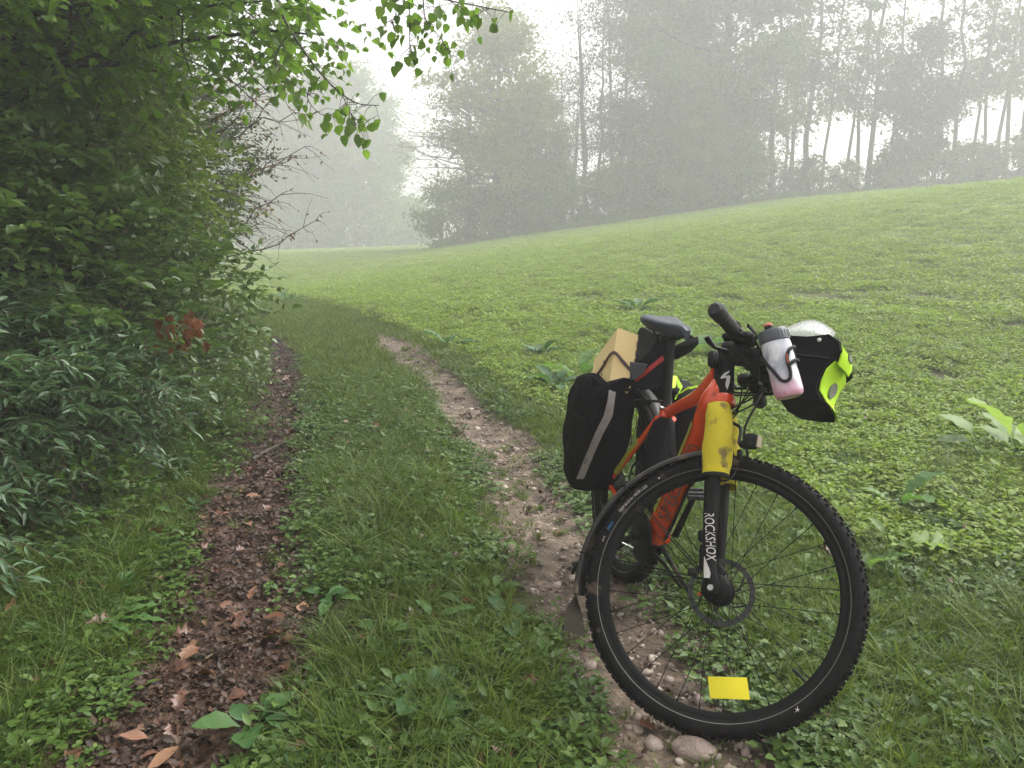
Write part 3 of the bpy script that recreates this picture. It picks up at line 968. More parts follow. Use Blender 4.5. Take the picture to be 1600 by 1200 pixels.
# stones one can pick out, each its own object
big = [((1083, 1182), .108, 'largest pale flat stone right below the front tyre'), ((1022, 1168), .06, 'pinkish stone left of the largest pale stone'),
       ((1018, 1141), .017, 'round ochre pebble above the pinkish stone'), ((1034, 1143), .02, 'round grey-brown pebble beside the ochre pebble'),
       ((1050, 1156), .02, 'small cluster pebble between the pinkish stone and the tyre'), ((1068, 1151), .03, 'pale angular stone just above the largest stone'),
       ((1100, 1160), .02, 'little pale stone at the top right corner of the largest stone'), ((1130, 1158), .015, 'small yellow pebble under the bottom of the tyre'),
       ((895, 906), .07, 'pale flat stone left of the rear wheel in the right track'), ((880, 875), .035, 'smooth pale stone left of the mudguard flap'),
       ((912, 915), .05, 'stone partly behind the mudguard flap'), ((970, 915), .035, 'pale stone seen through the front wheel spokes'),
       ((905, 868), .03, 'tan pebble beside the upper mudguard edge'), ((935, 960), .028, 'small stone just left of the lower front tyre'),
       ((1020, 1028), .04, 'stone on the soil in the lower half of the front wheel'), ((1005, 1050), .022, 'small pale stone in the lower left of the front wheel'),
       ((1078, 1018), .035, 'dark grey stone behind the lower spokes'), ((800, 700), .05, 'pale stone on the right track, level with the pannier'),
       ((760, 655), .045, 'stone in the middle of the right track'), ((812, 738), .04, 'stone in the right track above the red leaf')]
for i, ((px, py), s_, lab) in enumerate(big):
    p = ghit(px, py)
    o = link('stone', stones[i % 8]); o.location = (p.x, p.y, p.z + s_ * .08); o.scale = (s_, s_, s_ * .9); o.rotation_euler = (rng.normal(0, .15), rng.normal(0, .15), rng.uniform(0, 6.28))
    tag(o, lab, 'stone', 'stones of the right wheel track')
bs = stone_mesh(77, 3); bs.materials.append(M_stone)
for o in bpy.data.objects:
    if o.get('label') == big[0][2]:
        o.data = bs; o.rotation_euler = (.12, 0, -.45); o.scale = (.098, .10, .095)
X, Y = pts_in(285, 1.6, 6.5, lambda y: xr(y) - .22, lambda y: xr(y) + .22, 1.7)
for i in range(len(X)):
    s_ = .018 + .042 * rng.uniform() ** 2
    o = link('stone', stones[i % 8]); o.location = (X[i], Y[i], hz(X[i], Y[i]) + s_ * .06); o.scale = (s_, s_, s_ * .9); o.rotation_euler = (rng.normal(0, .3), rng.normal(0, .3), rng.uniform(0, 6.28))
    tag(o, 'small pale stone lying in the right wheel track', 'stone', 'small stones lying in the right wheel track')

# fallen leaves, each its own object
def fall_mesh(seed):
    r = np.random.default_rng(seed)
    T = T_lobed if seed % 3 else T_ovate
    V = T[0].copy()
    V[:, 0] *= r.uniform(.8, 1.2)
    V[:, 2] += r.uniform(-.5, .8) * (V[:, 0] ** 2) * 2 + r.uniform(-.4, .4) * (V[:, 1] - .5) ** 2 + r.normal(0, .018, len(V))
    V[:, 1] -= .5
    return mesh_np('fallen_leaf', V, T[1], M_fall, np.full(len(V), r.uniform(0, 1)))


falls = [fall_mesh(i) for i in range(14)]


def fall(x, y, s_, lab, grp, zo=.012, tilt=.22):
    o = link('fallen_leaf', falls[rng.integers(0, 14)])
    o.location = (x, y, hz(x, y) + zo); o.scale = (s_,) * 3
    o.rotation_euler = (rng.normal(0, tilt), rng.normal(0, tilt), rng.uniform(0, 6.28))
    tag(o, lab, 'fallen leaf', grp)
    return o


NAMED = [((650, 975), .10, 'curled light brown leaf on the grass of the middle verge, largest there', .03), ((715, 880), .09, 'reddish brown leaf between the tracks beside a broad green leaf', .03),
         ((740, 938), .09, 'dull brown leaf lying flat on the right side of the middle verge', .03), ((618, 945), .07, 'small upright brown leaf left of the largest curled leaf', .03),
         ((385, 630), .0, '', 0), ((297, 1030), .11, 'pale tan leaf, largest one on the near left track', .02), ((278, 1055), .10, 'rounded brown leaf just below the pale tan leaf on the left track', .02),
         ((323, 1062), .09, 'dark curled leaf right of the rounded brown leaf', .02), ((281, 1112), .08, 'orange leaf at the centre of the left track near the bottom', .02),
         ((210, 1170), .10, 'pale orange leaf at the bottom left end of the left track', .02), ((255, 1195), .12, 'dark red-brown leaf at the bottom edge of the left track', .02),
         ((387, 823), .10, 'bright pinkish leaf in the middle of the left track', .02), ((375, 742), .11, 'twisted pale dead leaf on the left edge of the left track', .03),
         ((285, 933), .09, 'long thin curled leaf left of the tracks bend', .02), ((395, 935), .10, 'leaf lying across the left track beside the tan ones', .02),
         ((1312, 745), .07, 'orange-brown leaf right of the front tyre top', .05), ((1352, 748), .07, 'brown leaf next to the orange-brown leaf above the tyre', .05),
         ((1385, 755), .07, 'long brown leaf, rightmost of the row above the tyre', .05), ((1355, 670), .08, 'reddish leaf in the grass under the lime bag panel', .06),
         ((1320, 800), .05, 'small tan leaf close right of the tyre', .05), ((1400, 820), .06, 'dark red leaf above the long pale dock leaf', .05),
         ((1510, 845), .06, 'brown leaf at the tip of the long pale dock leaf', .05), ((1480, 930), .06, 'red leaf deep in the grass below the dock leaf', .05),
         ((1010, 1145), .07, 'orange leaf left of the stones under the tyre', .02), ((430, 985), .11, 'large brown leaf standing up at the right edge of the left track', .04),
         ((425, 1005), .10, 'brown leaf under the standing leaf at the track edge', .02), ((872, 840), .05, 'pale pinkish leaf in the right track beside the rear wheel', .01),
         ((850, 845), .05, 'pinkish leaf left of its twin in the right track', .01), ((565, 1010), .06, 'small leaf in the dark grass of the near verge', .03)]
for (px, py), s_, lab, zo in NAMED:
    if s_ == 0: continue
    p = ghit(px, py)
    fall(p.x, p.y, s_ * .8, lab, 'fallen leaves', zo)
X, Y = pts_in(140, 1.6, 8.5, lambda y: xl(y) - .3, lambda y: xl(y) + .3, 1.7)
for x, y in zip(X, Y): fall(x, y, rng.uniform(.032, .078), 'brown fallen leaf lying in the left wheel track', 'fallen leaves in the left wheel track')
X, Y = pts_in(60, 1.6, 6, lambda y: xl(y) + .35, lambda y: xr(y) - .3, 1.3)
for x, y in zip(X, Y): fall(x, y, rng.uniform(.04, .08), 'brown fallen leaf on the grass between the two tracks', 'fallen leaves between the tracks', .03, .5)
X, Y = pts_in(30, 1.5, 4, lambda y: xl(y) - 1.0, lambda y: xl(y) - .35, 1.3)
for x, y in zip(X, Y): fall(x, y, rng.uniform(.04, .09), 'brown fallen leaf in the grass left of the left track', 'fallen leaves left of the left track', .03, .5)
X, Y = pts_in(15, 2.5, 8, lambda y: xr(y) - .2, lambda y: xr(y) + .2, 1.3)
for x, y in zip(X, Y): fall(x, y, rng.uniform(.03, .06), 'small fallen leaf in the right wheel track', 'fallen leaves in the right wheel track', .005)
X, Y = pts_in(20, 3, 9, lambda y: xr(y) + 1.0, lambda y: .6 * y, 1.0)
for x, y in zip(X, Y): fall(x, y, rng.uniform(.05, .08), 'russet fallen leaf in the grass right of the tracks', 'fallen leaves right of the tracks', .05, .5)

# sticks on the ground
def stick(pl, rad, lab, mat=None):
    pp = [ghit(*q) for q in pl]
    for q in pp: q.z += .015
    mb = MB(); mb.tube(bez(pp, 5), rad, 6)
    o = mb.build('fallen_stick', mat or M_darkbark, smooth=True); tag(o, lab, 'stick')


stick([(90, 1050), (130, 1056), (180, 1070), (245, 1080)], [.006, .009, .007, .004], 'dark bent stick lying in the grass left of the near left track')
stick([(322, 1042), (350, 1025), (382, 1008)], [.0035, .003, .002], 'thin orange-brown twig lying on the left track', M_straw)
stick([(395, 722), (420, 708), (448, 694)], [.01, .012, .006], 'pale root or branch at the left edge of the left track', M_bark)
stick([(545, 716), (590, 714), (640, 713)], [.003, .004, .002], 'thin dark twig on the far verge between the tracks')

# ------------------------------------------------------------------ broad leaved plants (leaves are parts)
M_dock = leaf_mat('dock_leaf', [(0, (.05, .11, .028)), (.5, (.085, .17, .045)), (1, (.16, .25, .06))], .45, .35, .25, nscale=25)
M_dockdark = leaf_mat('broad_weed_leaf', [(0, (.03, .075, .022)), (.5, (.05, .12, .035)), (1, (.09, .17, .045))], .45, .3, .28, nscale=25)


M_pale = leaf_mat('pale_dock_leaf', [(0, (.12, .20, .05)), (.5, (.18, .28, .07)), (1, (.28, .38, .12))], .45, .4, .3, nscale=25)


def leafy(name, p, n, L, T, mat, lab, cat, up=.5, grp=None, seed=0, dirs=None):
    e = empty(name, p); tag(e, lab, cat, grp)
    r = np.random.default_rng(seed)
    for i in range(n):
        a = i * 2.4 + r.uniform(-.4, .4) if dirs is None else dirs[i][0]
        u = up * r.uniform(.5, 1.4) if dirs is None else dirs[i][1]
        l = L * r.uniform(.65, 1.1) if dirs is None else dirs[i][2]
        V = T[0].copy() * l
        V[:, 2] += r.normal(0, .006, len(V)) * l * 3
        D = np.array([[math.cos(a), math.sin(a), u]]); Nn = np.array([[-math.cos(a) * u * .6, -math.sin(a) * u * .6, 1.0]]) + r.normal(0, .15, (1, 3))
        M = frames(D, Nn)[0]
        st = .22 * l
        base = np.array([math.cos(a), math.sin(a), .25 + u]) * st
        W = V @ M.T + base
        me = mesh_np('leaf', W, T[1], mat, np.full(len(W), np.clip(r.uniform(0, 1), 0, 1)), smooth=True)
        lo = link('leaf', me, e)
        mb = MB(); mb.tube([(0, 0, -.01), tuple(base * .5 + np.array([0, 0, .1 * st])), tuple(base)], [.0028 * l / .12, .0022 * l / .12, .0018 * l / .12], 5)
        mb.build('stalk', mat, e)
    return e


leafy('plantain_plant', ghit(395, 1150), 5, .12, T_plant, M_dockdark, 'plantain with round blue-green leaves at the bottom edge beside the left track', 'plant', .5, seed=1)
leafy('plantain_plant', ghit(480, 1165), 6, .13, T_plant, M_dockdark, 'cluster of broad glossy leaves at the bottom, right of the round leaved plantain', 'plant', .45, seed=2)
leafy('dock_plant', ghit(655, 1110), 6, .13, T_plant, M_dockdark, 'broad leaved weed at the lower middle of the verge', 'plant', .55, seed=3)
leafy('dock_plant', ghit(610, 1125), 4, .10, T_plant, M_dockdark, 'smaller broad leaved weed left of the one at the lower middle verge', 'plant', .4, seed=4)
leafy('dock_plant', ghit(500, 1110), 3, .09, T_plant, M_dockdark, 'small broad leaved weed between the bottom plants', 'plant', .4, seed=5)
leafy('dandelion_plant', ghit(165, 985), 13, .19, T_dand, M_dock, 'big dandelion-like rosette with long toothed leaves left of the left track', 'plant', .55, seed=6)
leafy('dock_plant', ghit(680, 985), 5, .11, T_dock, M_dock, 'dock with upright leaf near the curled brown leaf', 'plant', .7, seed=7)
leafy('dock_plant', ghit(795, 985), 5, .13, T_dock, M_dockdark, 'dock with one bright and one pale leaf left of the mudguard flap', 'plant', .45, seed=8)
leafy('dock_plant', ghit(770, 930), 5, .10, T_dock, M_dock, 'dock above the flat brown leaf on the right of the verge', 'plant', .6, seed=9)
leafy('dock_plant', ghit(690, 900), 5, .09, T_dock, M_dock, 'small upright dock beside the reddish brown leaf', 'plant', .8, seed=10)
leafy('dock_plant', ghit(520, 945), 4, .10, T_dock, M_dock, 'jagged leaved dock beside the left track', 'plant', .6, seed=11)
leafy('dock_plant', ghit(1385, 872) + Vector((0, 0, .05)), 3, .30, T_dock, M_pale, 'dock right of the front tyre with one long pale leaf pointing right', 'plant', dirs=[(-.15, .12, .27), (-.5, .1, .12), (1.9, 1.2, .10)], seed=12)
leafy('dock_plant', ghit(1400, 800), 3, .22, T_dock, M_dock, 'narrow upright dock just above the long pale dock leaf', 'plant', .9, seed=13)
leafy('dock_plant', ghit(1345, 905), 3, .15, T_dock, M_dock, 'thin dock leaf standing right beside the tyre tread', 'plant', 1.2, seed=24)
leafy('burdock_plant', ghit(1545, 712), 5, .24, T_plant, M_pale, 'dock with pale broad leaves near the right edge of the picture', 'plant', dirs=[(3.0, .5, .24), (2.6, 1.1, .26), (-.4, .5, .2), (-2.2, .45, .2), (3.7, .35, .2)], seed=14)
leafy('burdock_plant', ghit(1598, 722), 7, .34, T_plant, M_pale, 'big broad leaved dock cut by the right edge of the picture', 'plant', 1.1, seed=15)
leafy('burdock_plant', ghit(865, 612), 9, .27, T_dock, M_dockdark, 'large dark green dock in the field left of the pannier', 'plant', .9, seed=16)
leafy('burdock_plant', ghit(845, 560), 8, .25, T_dock, M_dockdark, 'dock standing behind the large dock left of the pannier', 'plant', 1.0, seed=17)
leafy('burdock_plant', ghit(995, 490), 8, .30, T_dock, M_dockdark, 'dock showing above the saddle in the field', 'plant', .9, seed=18)
leafy('burdock_plant', ghit(905, 600), 6, .33, T_dock, M_dock, 'bright dock just behind the cardboard box', 'plant', .9, seed=19)
leafy('burdock_plant', ghit(1090, 560), 7, .42, T_plant, M_dock, 'bright broad leaved dock behind the saddle', 'plant', .8, seed=20)
leafy('burdock_plant', ghit(1165, 565), 6, .36, T_plant, M_dock, 'broad leaved dock seen between the grip and the bottle', 'plant', .9, seed=21)
leafy('dock_plant', ghit(700, 545), 6, .25, T_dock, M_dockdark, 'weed at the field edge right of the right track', 'plant', .9, seed=22)
leafy('dock_plant', ghit(450, 475), 6, .35, T_dock, M_dockdark, 'dark weed on the far bend of the track', 'plant', .7, seed=23)
for i in range(70):
    y = 2.0 + 6 * rng.uniform() ** .8
    x = rng.uniform(float(xl(y)) + .35, float(xr(y)) - .3) if i % 2 else rng.uniform(float(xl(y)) + .25, float(xl(y)) + .6)
    leafy('small_weed', Vector((x, y, hz(x, y))), 4, rng.uniform(.05, .09), T_plant if i % 3 else T_dock, M_dock if i % 2 else M_dockdark,
          'small broad leaved weed in the grass between the two tracks', 'plant', .5, 'small weeds between the tracks', seed=300 + i)
for i in range(70):
    y = 2.3 + 9 * rng.uniform()
    x = rng.uniform(float(xr(y)) + .6, .6 * y)
    leafy('small_weed', Vector((x, y, hz(x, y))), 5, rng.uniform(.07, .13), T_plant if i % 3 else T_dock, M_dock,
          'small broad leaved weed in the grass and crop right of the tracks', 'plant', .6, 'small weeds right of the tracks', seed=150 + i)
for i in range(16):
    y = 2.0 + 4.5 * rng.uniform()
    x = rng.uniform(float(hedge_x(y)), float(xl(y)) - .3)
    leafy('small_weed', Vector((x, y, hz(x, y))), 5, rng.uniform(.06, .1), T_plant if i % 3 else T_ovate, M_dockdark,
          'small broad leaved weed in the grass under the hedge', 'plant', .6, 'small weeds under the hedge', seed=190 + i)
# ------------------------------------------------------------------ the hedge and wood edge on the left
M_privet = leaf_mat('blue_green_leaf', [(0, (.04, .08, .036)), (.5, (.085, .15, .07)), (.85, (.13, .21, .10)), (1, (.22, .24, .05))], .38, .25, .5, nscale=6)
M_shrub = leaf_mat('dull_green_leaf', [(0, (.04, .07, .018)), (.5, (.085, .15, .036)), (.9, (.15, .23, .06)), (1, (.24, .11, .05))], .36, .3, .6, nscale=5)
M_bright = leaf_mat('fresh_green_leaf', [(0, (.045, .11, .016)), (.5, (.085, .20, .024)), (.93, (.14, .27, .04)), (1, (.28, .29, .05))], .42, .45, .35, nscale=4, tcol=1.8)
M_limeleaf = leaf_mat('lime_leaf', [(0, (.045, .085, .014)), (.5, (.095, .17, .024)), (.93, (.16, .26, .04)), (1, (.30, .29, .05))], .42, .5, .3, nscale=4, tcol=1.8)
M_olive = leaf_mat('olive_leaf', [(0, (.05, .075, .018)), (.5, (.11, .16, .034)), (.88, (.18, .24, .06)), (1, (.26, .13, .05))], .36, .3, .55, nscale=5)
M_brownleaf = leaf_mat('brown_green_leaf', [(0, (.03, .028, .014)), (.4, (.05, .075, .022)), (.75, (.085, .11, .03)), (1, (.15, .06, .03))], .36, .25, .55, nscale=5)
M_hazel = leaf_mat('yellow_green_leaf', [(0, (.035, .06, .018)), (.5, (.07, .11, .026)), (1, (.15, .17, .05))], .45, .3, .4, nscale=5)
M_dead = leaf_mat('dead_oak_leaf', [(0, (.05, .02, .012)), (.5, (.12, .045, .022)), (1, (.24, .09, .04))], .6, .25, .15)
M_sparse = leaf_mat('autumn_tan_leaf', [(0, (.10, .055, .03)), (.5, (.17, .10, .04)), (1, (.22, .18, .05))], .5, .3, .35)
CAMP = np.array([0, 0, CAM_H])
NEARLEAF = {}


def sprays(ells, n, L, leafs_per, lsize, T, seed, out=(0, 0, 0), shell=.55, gap=0.0):
    """twigs over blobs: returns leaf matrices, positions and twig segments"""
    r = np.random.default_rng(seed)
    vol = np.array([(e[3] * e[4] + e[4] * e[5] + e[3] * e[5]) for e in ells]); pr = vol / vol.sum()
    ei = r.choice(len(ells), n, p=pr)
    E = np.array(ells)[ei]
    U = unit(r.normal(0, 1, (n, 3)))
    rad = (shell + (1 - shell) * r.uniform(0, 1, n) ** .6) * (1 + .22 * np.sin(U[:, 0] * 5 + ei) * np.cos(U[:, 2] * 6 + ei * 2) + r.normal(0, .05, n))
    B = E[:, :3] + U * E[:, 3:6] * rad[:, None]
    D = unit(U * .9 + r.normal(0, .55, (n, 3)) + np.array([0, 0, .12]) + np.array(out))
    ln = L * r.uniform(.5, 1.3, n)
    segA, segB, LP, LD, LN = [], [], [], [], []
    m = leafs_per
    S = r.normal(0, .5, (n, 3))
    side = unit(np.cross(D, np.array([0.0, 0, 1.0]) + S * .5))
    prev = B
    for j in range(1, m + 1):
        t = j / m
        q = B + D * (ln * t)[:, None] + np.array([0, 0, -.16]) * (ln * t * t)[:, None] + side * (.06 * ln * math.sin(j * 1.3))[:, None]
        segA.append(prev); segB.append(q); prev = q
        for sg in (-1, 1):
            if j == m and sg == 1: dd = D
            else: dd = unit(D * .55 + side * sg * 1.0 + r.normal(0, .25, (n, 3)) + np.array([0, 0, -.12]))
            LP.append(q); LD.append(dd); LN.append(unit(np.array([0, 0, 1.0]) + r.normal(0, .35, (n, 3)) - .35 * D))
    LP, LD, LN = map(np.concatenate, (LP, LD, LN))
    A, Bq = np.concatenate(segA), np.concatenate(segB)
    kp = (LP[:, 2] > height(LP[:, 0], LP[:, 1], False) + .01)
    if gap: kp &= r.uniform(0, 1, len(LP)) > gap
    LP, LD, LN = LP[kp], LD[kp], LN[kp]
    M = frames(LD, LN) * (lsize * r.uniform(.6, 1.25, len(LP)))[:, None, None]
    clump = hash2(np.floor(LP[:, 0] * 2.2), np.floor(LP[:, 1] * 2.2 + LP[:, 2] * 2.7), 3)
    rn = np.clip(.55 * r.uniform(0, 1, len(LP)) + .35 * clump + (r.uniform(0, 1, len(LP)) > .985) * .5, 0, 1)
    return M, LP, rn, A, Bq, kp


def variants(T, mat, nm, k=6):
    out = []
    for i in range(k):
        V = T[0].copy(); r = np.random.default_rng(i + 5)
        V[:, 2] += r.normal(0, .03, len(V)); V[:, 0] *= r.uniform(.85, 1.15)
        out.append(mesh_np(nm, V, T[1], mat, np.full(len(V), (i + .5) / k)))
    return out


def single_leaves(root, M, LP, rn, mat, T, nparts, nm='leaf'):
    """the leaves that show largest become parts of their own"""
    d = np.linalg.norm(LP - CAMP, axis=1)
    rel = LP - CAMP
    dep = rel[:, 1] * math.cos(PITCH) - rel[:, 2] * math.sin(PITCH)
    up = rel[:, 1] * math.sin(PITCH) + rel[:, 2] * math.cos(PITCH)
    inn = (dep > .3) & (np.abs(rel[:, 0] / dep) < .63) & (np.abs(up / dep) < .48)
    o = np.argsort(np.where(inn, d, 99 + d))[:nparts]
    o = o[inn[o]]
    vs = variants(T, mat, nm)
    base = np.array(root.location)
    for i in o:
        lo = bpy.data.objects.new(nm, vs[min(5, int(rn[i] * 6))])
        COL.objects.link(lo); lo.parent = root
        m4 = np.eye(4); m4[:3, :3] = M[i]; m4[:3, 3] = LP[i] - base
        lo.matrix_local = Matrix(m4.tolist())
    rest = np.ones(len(LP), bool); rest[o] = False
    return rest


def shrub(name, lab, cat, base, ells, n, L, m, lsize, T, mat, seed, nparts=150, stems=7, srad=.014, out=(0, 0, 0), shell=.55, gap=0.0, bark=None, grp=None):
    root = empty(name, base); tag(root, lab, cat, grp)
    b0 = np.array(base)
    M, LP, rn, A, B, kp = sprays(ells, n, L, m, lsize, T, seed, out, shell, gap)
    rest = single_leaves(root, M, LP, rn, mat, T, nparts) if nparts else np.ones(len(LP), bool)
    V, F, q = merge(T[0], T[1], M[rest], LP[rest] - b0, rn[rest])
    o = link('foliage', mesh_np('foliage', V, F, mat, q), root); tag(o, kind='stuff')
    o = sticks('twigs', A - b0, B - b0, .0022, bark or M_twig, root); tag(o, kind='stuff')
    r = np.random.default_rng(seed + 1)
    for i in range(stems):
        e = ells[i % len(ells)]
        tgt = np.array(e[:3]) + unit(r.normal(0, 1, 3)) * np.array(e[3:6]) * r.uniform(.4, .95)
        st = b0 + np.array([r.normal(0, .12), r.normal(0, .12), -.1])
        mid = (st + tgt) / 2 + np.array([r.normal(0, .15), r.normal(0, .15), .25])
        mb = MB(); c = bez([st - b0, mid - b0, tgt - b0], 6)
        mb.tube(c, [srad, srad * .7, srad * .3], 5, cap=False)
        so = mb.build('stem', bark or M_darkbark, root, smooth=True)
        for j in range(4, 12, 2):     # side branches as pieces of the stem
            s0 = c[j]; d_ = Vector(r.normal(0, 1, 3)).normalized() * r.uniform(.25, .6)
            bb = MB(); bb.tube(bez([s0, s0 + d_ * .5 + Vector((0, 0, .05)), s0 + d_], 3), [srad * .4, srad * .12], 4, cap=False)
            bb.build('side_branch', bark or M_darkbark, so)
    return root


def gz(x, y): return (x, y, hz(x, y))


shrub('privet_shrub', 'privet-like shrub with narrow blue-green leaves low at the left edge', 'shrub', gz(-2.75, 3.4),
      [(-2.65, 3.3, .42, .72, .95, .62), (-2.5, 4.1, .42, .68, .7, .55), (-2.3, 2.5, .22, .42, .5, .35)], 1400, .26, 6, .072, T_lance, M_privet, 1, 280, 9, .008, out=(.5, -.3, .1), bark=M_twig)
shrub('dogwood_shrub', 'dull green shrub with oval leaves behind the blue-green one at the left', 'shrub', gz(-3.1, 4.8),
      [(-2.95, 4.7, 1.05, .95, 1.2, .85), (-2.75, 5.7, .75, .85, .9, .8), (-3.3, 4.0, 1.5, .8, .9, .7)], 1700, .3, 6, .074, T_ovate, M_shrub, 2, 260, 10, .016, out=(.4, -.3, .1))
shrub('hornbeam_shrub', 'tall green shrub in the middle of the hedge with leafy sprays leaning over', 'shrub', gz(-3.6, 5.9),
      [(-3.35, 5.6, 2.1, 1.1, 1.2, .9), (-3.3, 6.6, 1.5, 1.05, 1.0, 1.1), (-3.9, 4.9, 2.6, 1.1, 1.1, .8)], 1500, .34, 6, .078, T_ovate, M_olive, 3, 200, 10, .02, out=(.45, -.2, 0), shell=.45)
shrub('blackthorn_shrub', 'brownish shrub with small leaves at the far corner of the hedge', 'shrub', gz(-4.2, 8.4),
      [(-4.0, 8.1, 1.3, 1.1, 1.5, 1.25), (-3.9, 9.2, 2.1, 1.0, 1.2, 1.0), (-3.75, 7.6, .7, .8, .9, .7)], 2600, .28, 6, .05, T_ovate, M_brownleaf, 4, 120, 10, .016, out=(.4, -.2, .05))
shrub('hedge_shrub', 'olive green shrub between the tall green shrub and the brownish corner shrub', 'shrub', gz(-4.0, 7.0),
      [(-3.75, 7.0, 2.2, 1.0, 1.1, 1.1), (-3.6, 6.8, 1.0, .9, 1.0, .9)], 1700, .3, 6, .062, T_ovate, M_olive, 5, 120, 10, .016, out=(.4, -.2, .05))
shrub('hedge_shrub', 'high olive shrub rising above the brownish corner shrub', 'shrub', gz(-4.9, 9.0),
      [(-4.7, 8.8, 3.1, 1.2, 1.5, 1.2), (-5.2, 9.6, 4.2, 1.2, 1.4, 1.2)], 2200, .32, 6, .06, T_ovate, M_hazel, 6, 60, 10, .02, out=(.4, -.2, .05))
# herb growth at the foot of the hedge
for i, (cx, cy, rx, ry, rz_, lab) in enumerate([(-2.0, 4.9, .38, .6, .2, 'pale green low bramble growth at the hedge foot beside the left track'),
                                                (-2.45, 6.4, .45, .9, .35, 'grey-green leafy growth at the hedge foot in the middle distance'),
                                                (-2.85, 7.6, .4, .8, .45, 'light green leafy growth spilling from the far hedge foot'),
                                                (-2.05, 3.6, .3, .5, .14, 'low green plants in front of the blue-green shrub')]):
    shrub('bramble', lab, 'bramble', gz(cx, cy), [(cx, cy, hz(cx, cy) + rz_ * .4, rx, ry, rz_)], 330, .16, 4, .042, T_ovate, [M_clover, M_shrub, M_hazel, M_clover][i], 30 + i, 60, 4, .004, bark=M_twig)

# trees of the wood edge (trunks, limbs and leafy crowns overhead)
def wood_tree(name, lab, base, top, rad, ells, n, L, m, lsize, T, mat, seed, nparts, limbs=9, **k):
    root = empty(name, base); tag(root, lab, 'tree')
    b0 = np.array(base)
    mb = MB(); pts = limb_curve((0, 0, -.3), np.array(top) - b0, 0, 10, seed)
    mb.tube([tuple(p) for p in pts], list(rad * np.linspace(1.15, .45, 11)), 12)
    mb.build('trunk', M_darkbark, root, smooth=True)
    r = np.random.default_rng(seed)
    for i in range(limbs):
        e = ells[i % len(ells)]
        tgt = np.array(e[:3]) + unit(r.normal(0, 1, 3)) * np.array(e[3:6]) * r.uniform(.5, .95) - b0
        z0 = np.clip(tgt[2] - r.uniform(.1, 1.0), .8, 9)
        x0, y0 = np.interp(z0, pts[:, 2], pts[:, 0]), np.interp(z0, pts[:, 2], pts[:, 1])
        c = limb_curve((x0, y0, z0), tgt, .25, 7, seed * 13 + i)
        lb = MB(); lb.tube([tuple(p) for p in c], [rad * .22, rad * .13, rad * .05], 6, cap=False)
        lo = lb.build('limb', M_darkbark, root, smooth=True)
        for j in range(2, 8):
            d_ = r.normal(0, .35, 3) + np.array([.1, -.05, -.05])
            bb = MB(); bb.tube([tuple(p) for p in limb_curve(c[j], c[j] + d_, .05, 3, i * 7 + j)], [rad * .05, .003], 4, cap=False)
            bb.build('side_branch', M_darkbark, lo)
    if n:
        M, LP, rn, A, B, kp = sprays(ells, n, L, m, lsize, T, seed, **k)
        rest = single_leaves(root, M, LP, rn, mat, T, nparts) if nparts else np.ones(len(LP), bool)
        V, F, q = merge(T[0], T[1], M[rest], LP[rest] - b0, rn[rest])
        o = link('foliage', mesh_np('foliage', V, F, mat, q), root); tag(o, kind='stuff')
        o = sticks('twigs', A - b0, B - b0, .002, M_darkbark, root); tag(o, kind='stuff')
    return root


wood_tree('lime_tree', 'lime tree at the left edge whose bright leafy branches reach across the top left', gz(-3.15, 5.4), (-3.3, 5.5, 8), .115,
          [(-2.55, 4.9, 2.55, 1.15, 1.0, .42), (-1.75, 5.0, 2.52, .75, .8, .30), (-3.2, 4.2, 3.1, 1.0, .9, .5), (-2.3, 5.2, 3.1, 1.4, 1.2, .5)],
          1050, .34, 5, .058, T_lime, M_limeleaf, 41, 290, 14, out=(.6, -.1, -.1), shell=.2)
wood_tree('wood_tree', 'dark slender trunk leaning behind the lime tree trunk', gz(-3.05, 6.6), (-3.5, 6.9, 8), .05,
          [(-3.3, 6.6, 3.4, 1.3, 1.2, .9)], 700, .32, 5, .06, T_ovate, M_shrub, 42, 0, 8, shell=.3)
wood_tree('wood_tree', 'dark tree deeper in the wood at the left, crown filling the gap between trunks', gz(-5.6, 7.2), (-5.7, 7.4, 10), .16,
          [(-5.2, 6.9, 2.6, 1.5, 1.8, 1.8), (-5.6, 6.0, 4.2, 1.7, 1.8, 1.2), (-4.6, 5.6, 3.9, 1.0, 1.2, .9)], 2000, .4, 6, .085, T_ovate, M_olive, 43, 0, 14, shell=.3)
wood_tree('wood_tree', 'dark tree of the wood standing behind the corner of the hedge', gz(-6.4, 11.0), (-6.4, 11, 11), .15,
          [(-6.0, 10.6, 2.6, 1.7, 1.9, 2.2), (-6.2, 10.8, 5.2, 1.9, 2.0, 1.6), (-5.2, 11.6, 3.6, 1.2, 1.4, 1.6)], 3000, .42, 6, .09, T_ovate, M_shrub, 44, 0, 14, shell=.3)
wood_tree('wood_tree', 'leafy tree of the wood nearest the left edge of the picture', gz(-4.6, 3.9), (-4.8, 4.0, 9), .12,
          [(-4.2, 3.9, 1.9, 1.0, 1.3, 1.2), (-4.0, 4.2, 3.3, 1.1, 1.2, .9), (-5.0, 5.2, 1.6, 1.2, 1.4, 1.5)], 2600, .36, 6, .08, T_ovate, M_shrub, 45, 0, 12, shell=.3)
wood_tree('wood_tree', 'tall tree high above the hedge corner with loose green crown', gz(-5.0, 8.2), (-4.9, 8.2, 10), .09,
          [(-4.5, 8.0, 4.4, 1.7, 1.4, 1.1), (-5.4, 7.4, 5.0, 1.5, 1.5, 1.2)], 900, .4, 6, .075, T_lime, M_limeleaf, 46, 0, 12, shell=.25)

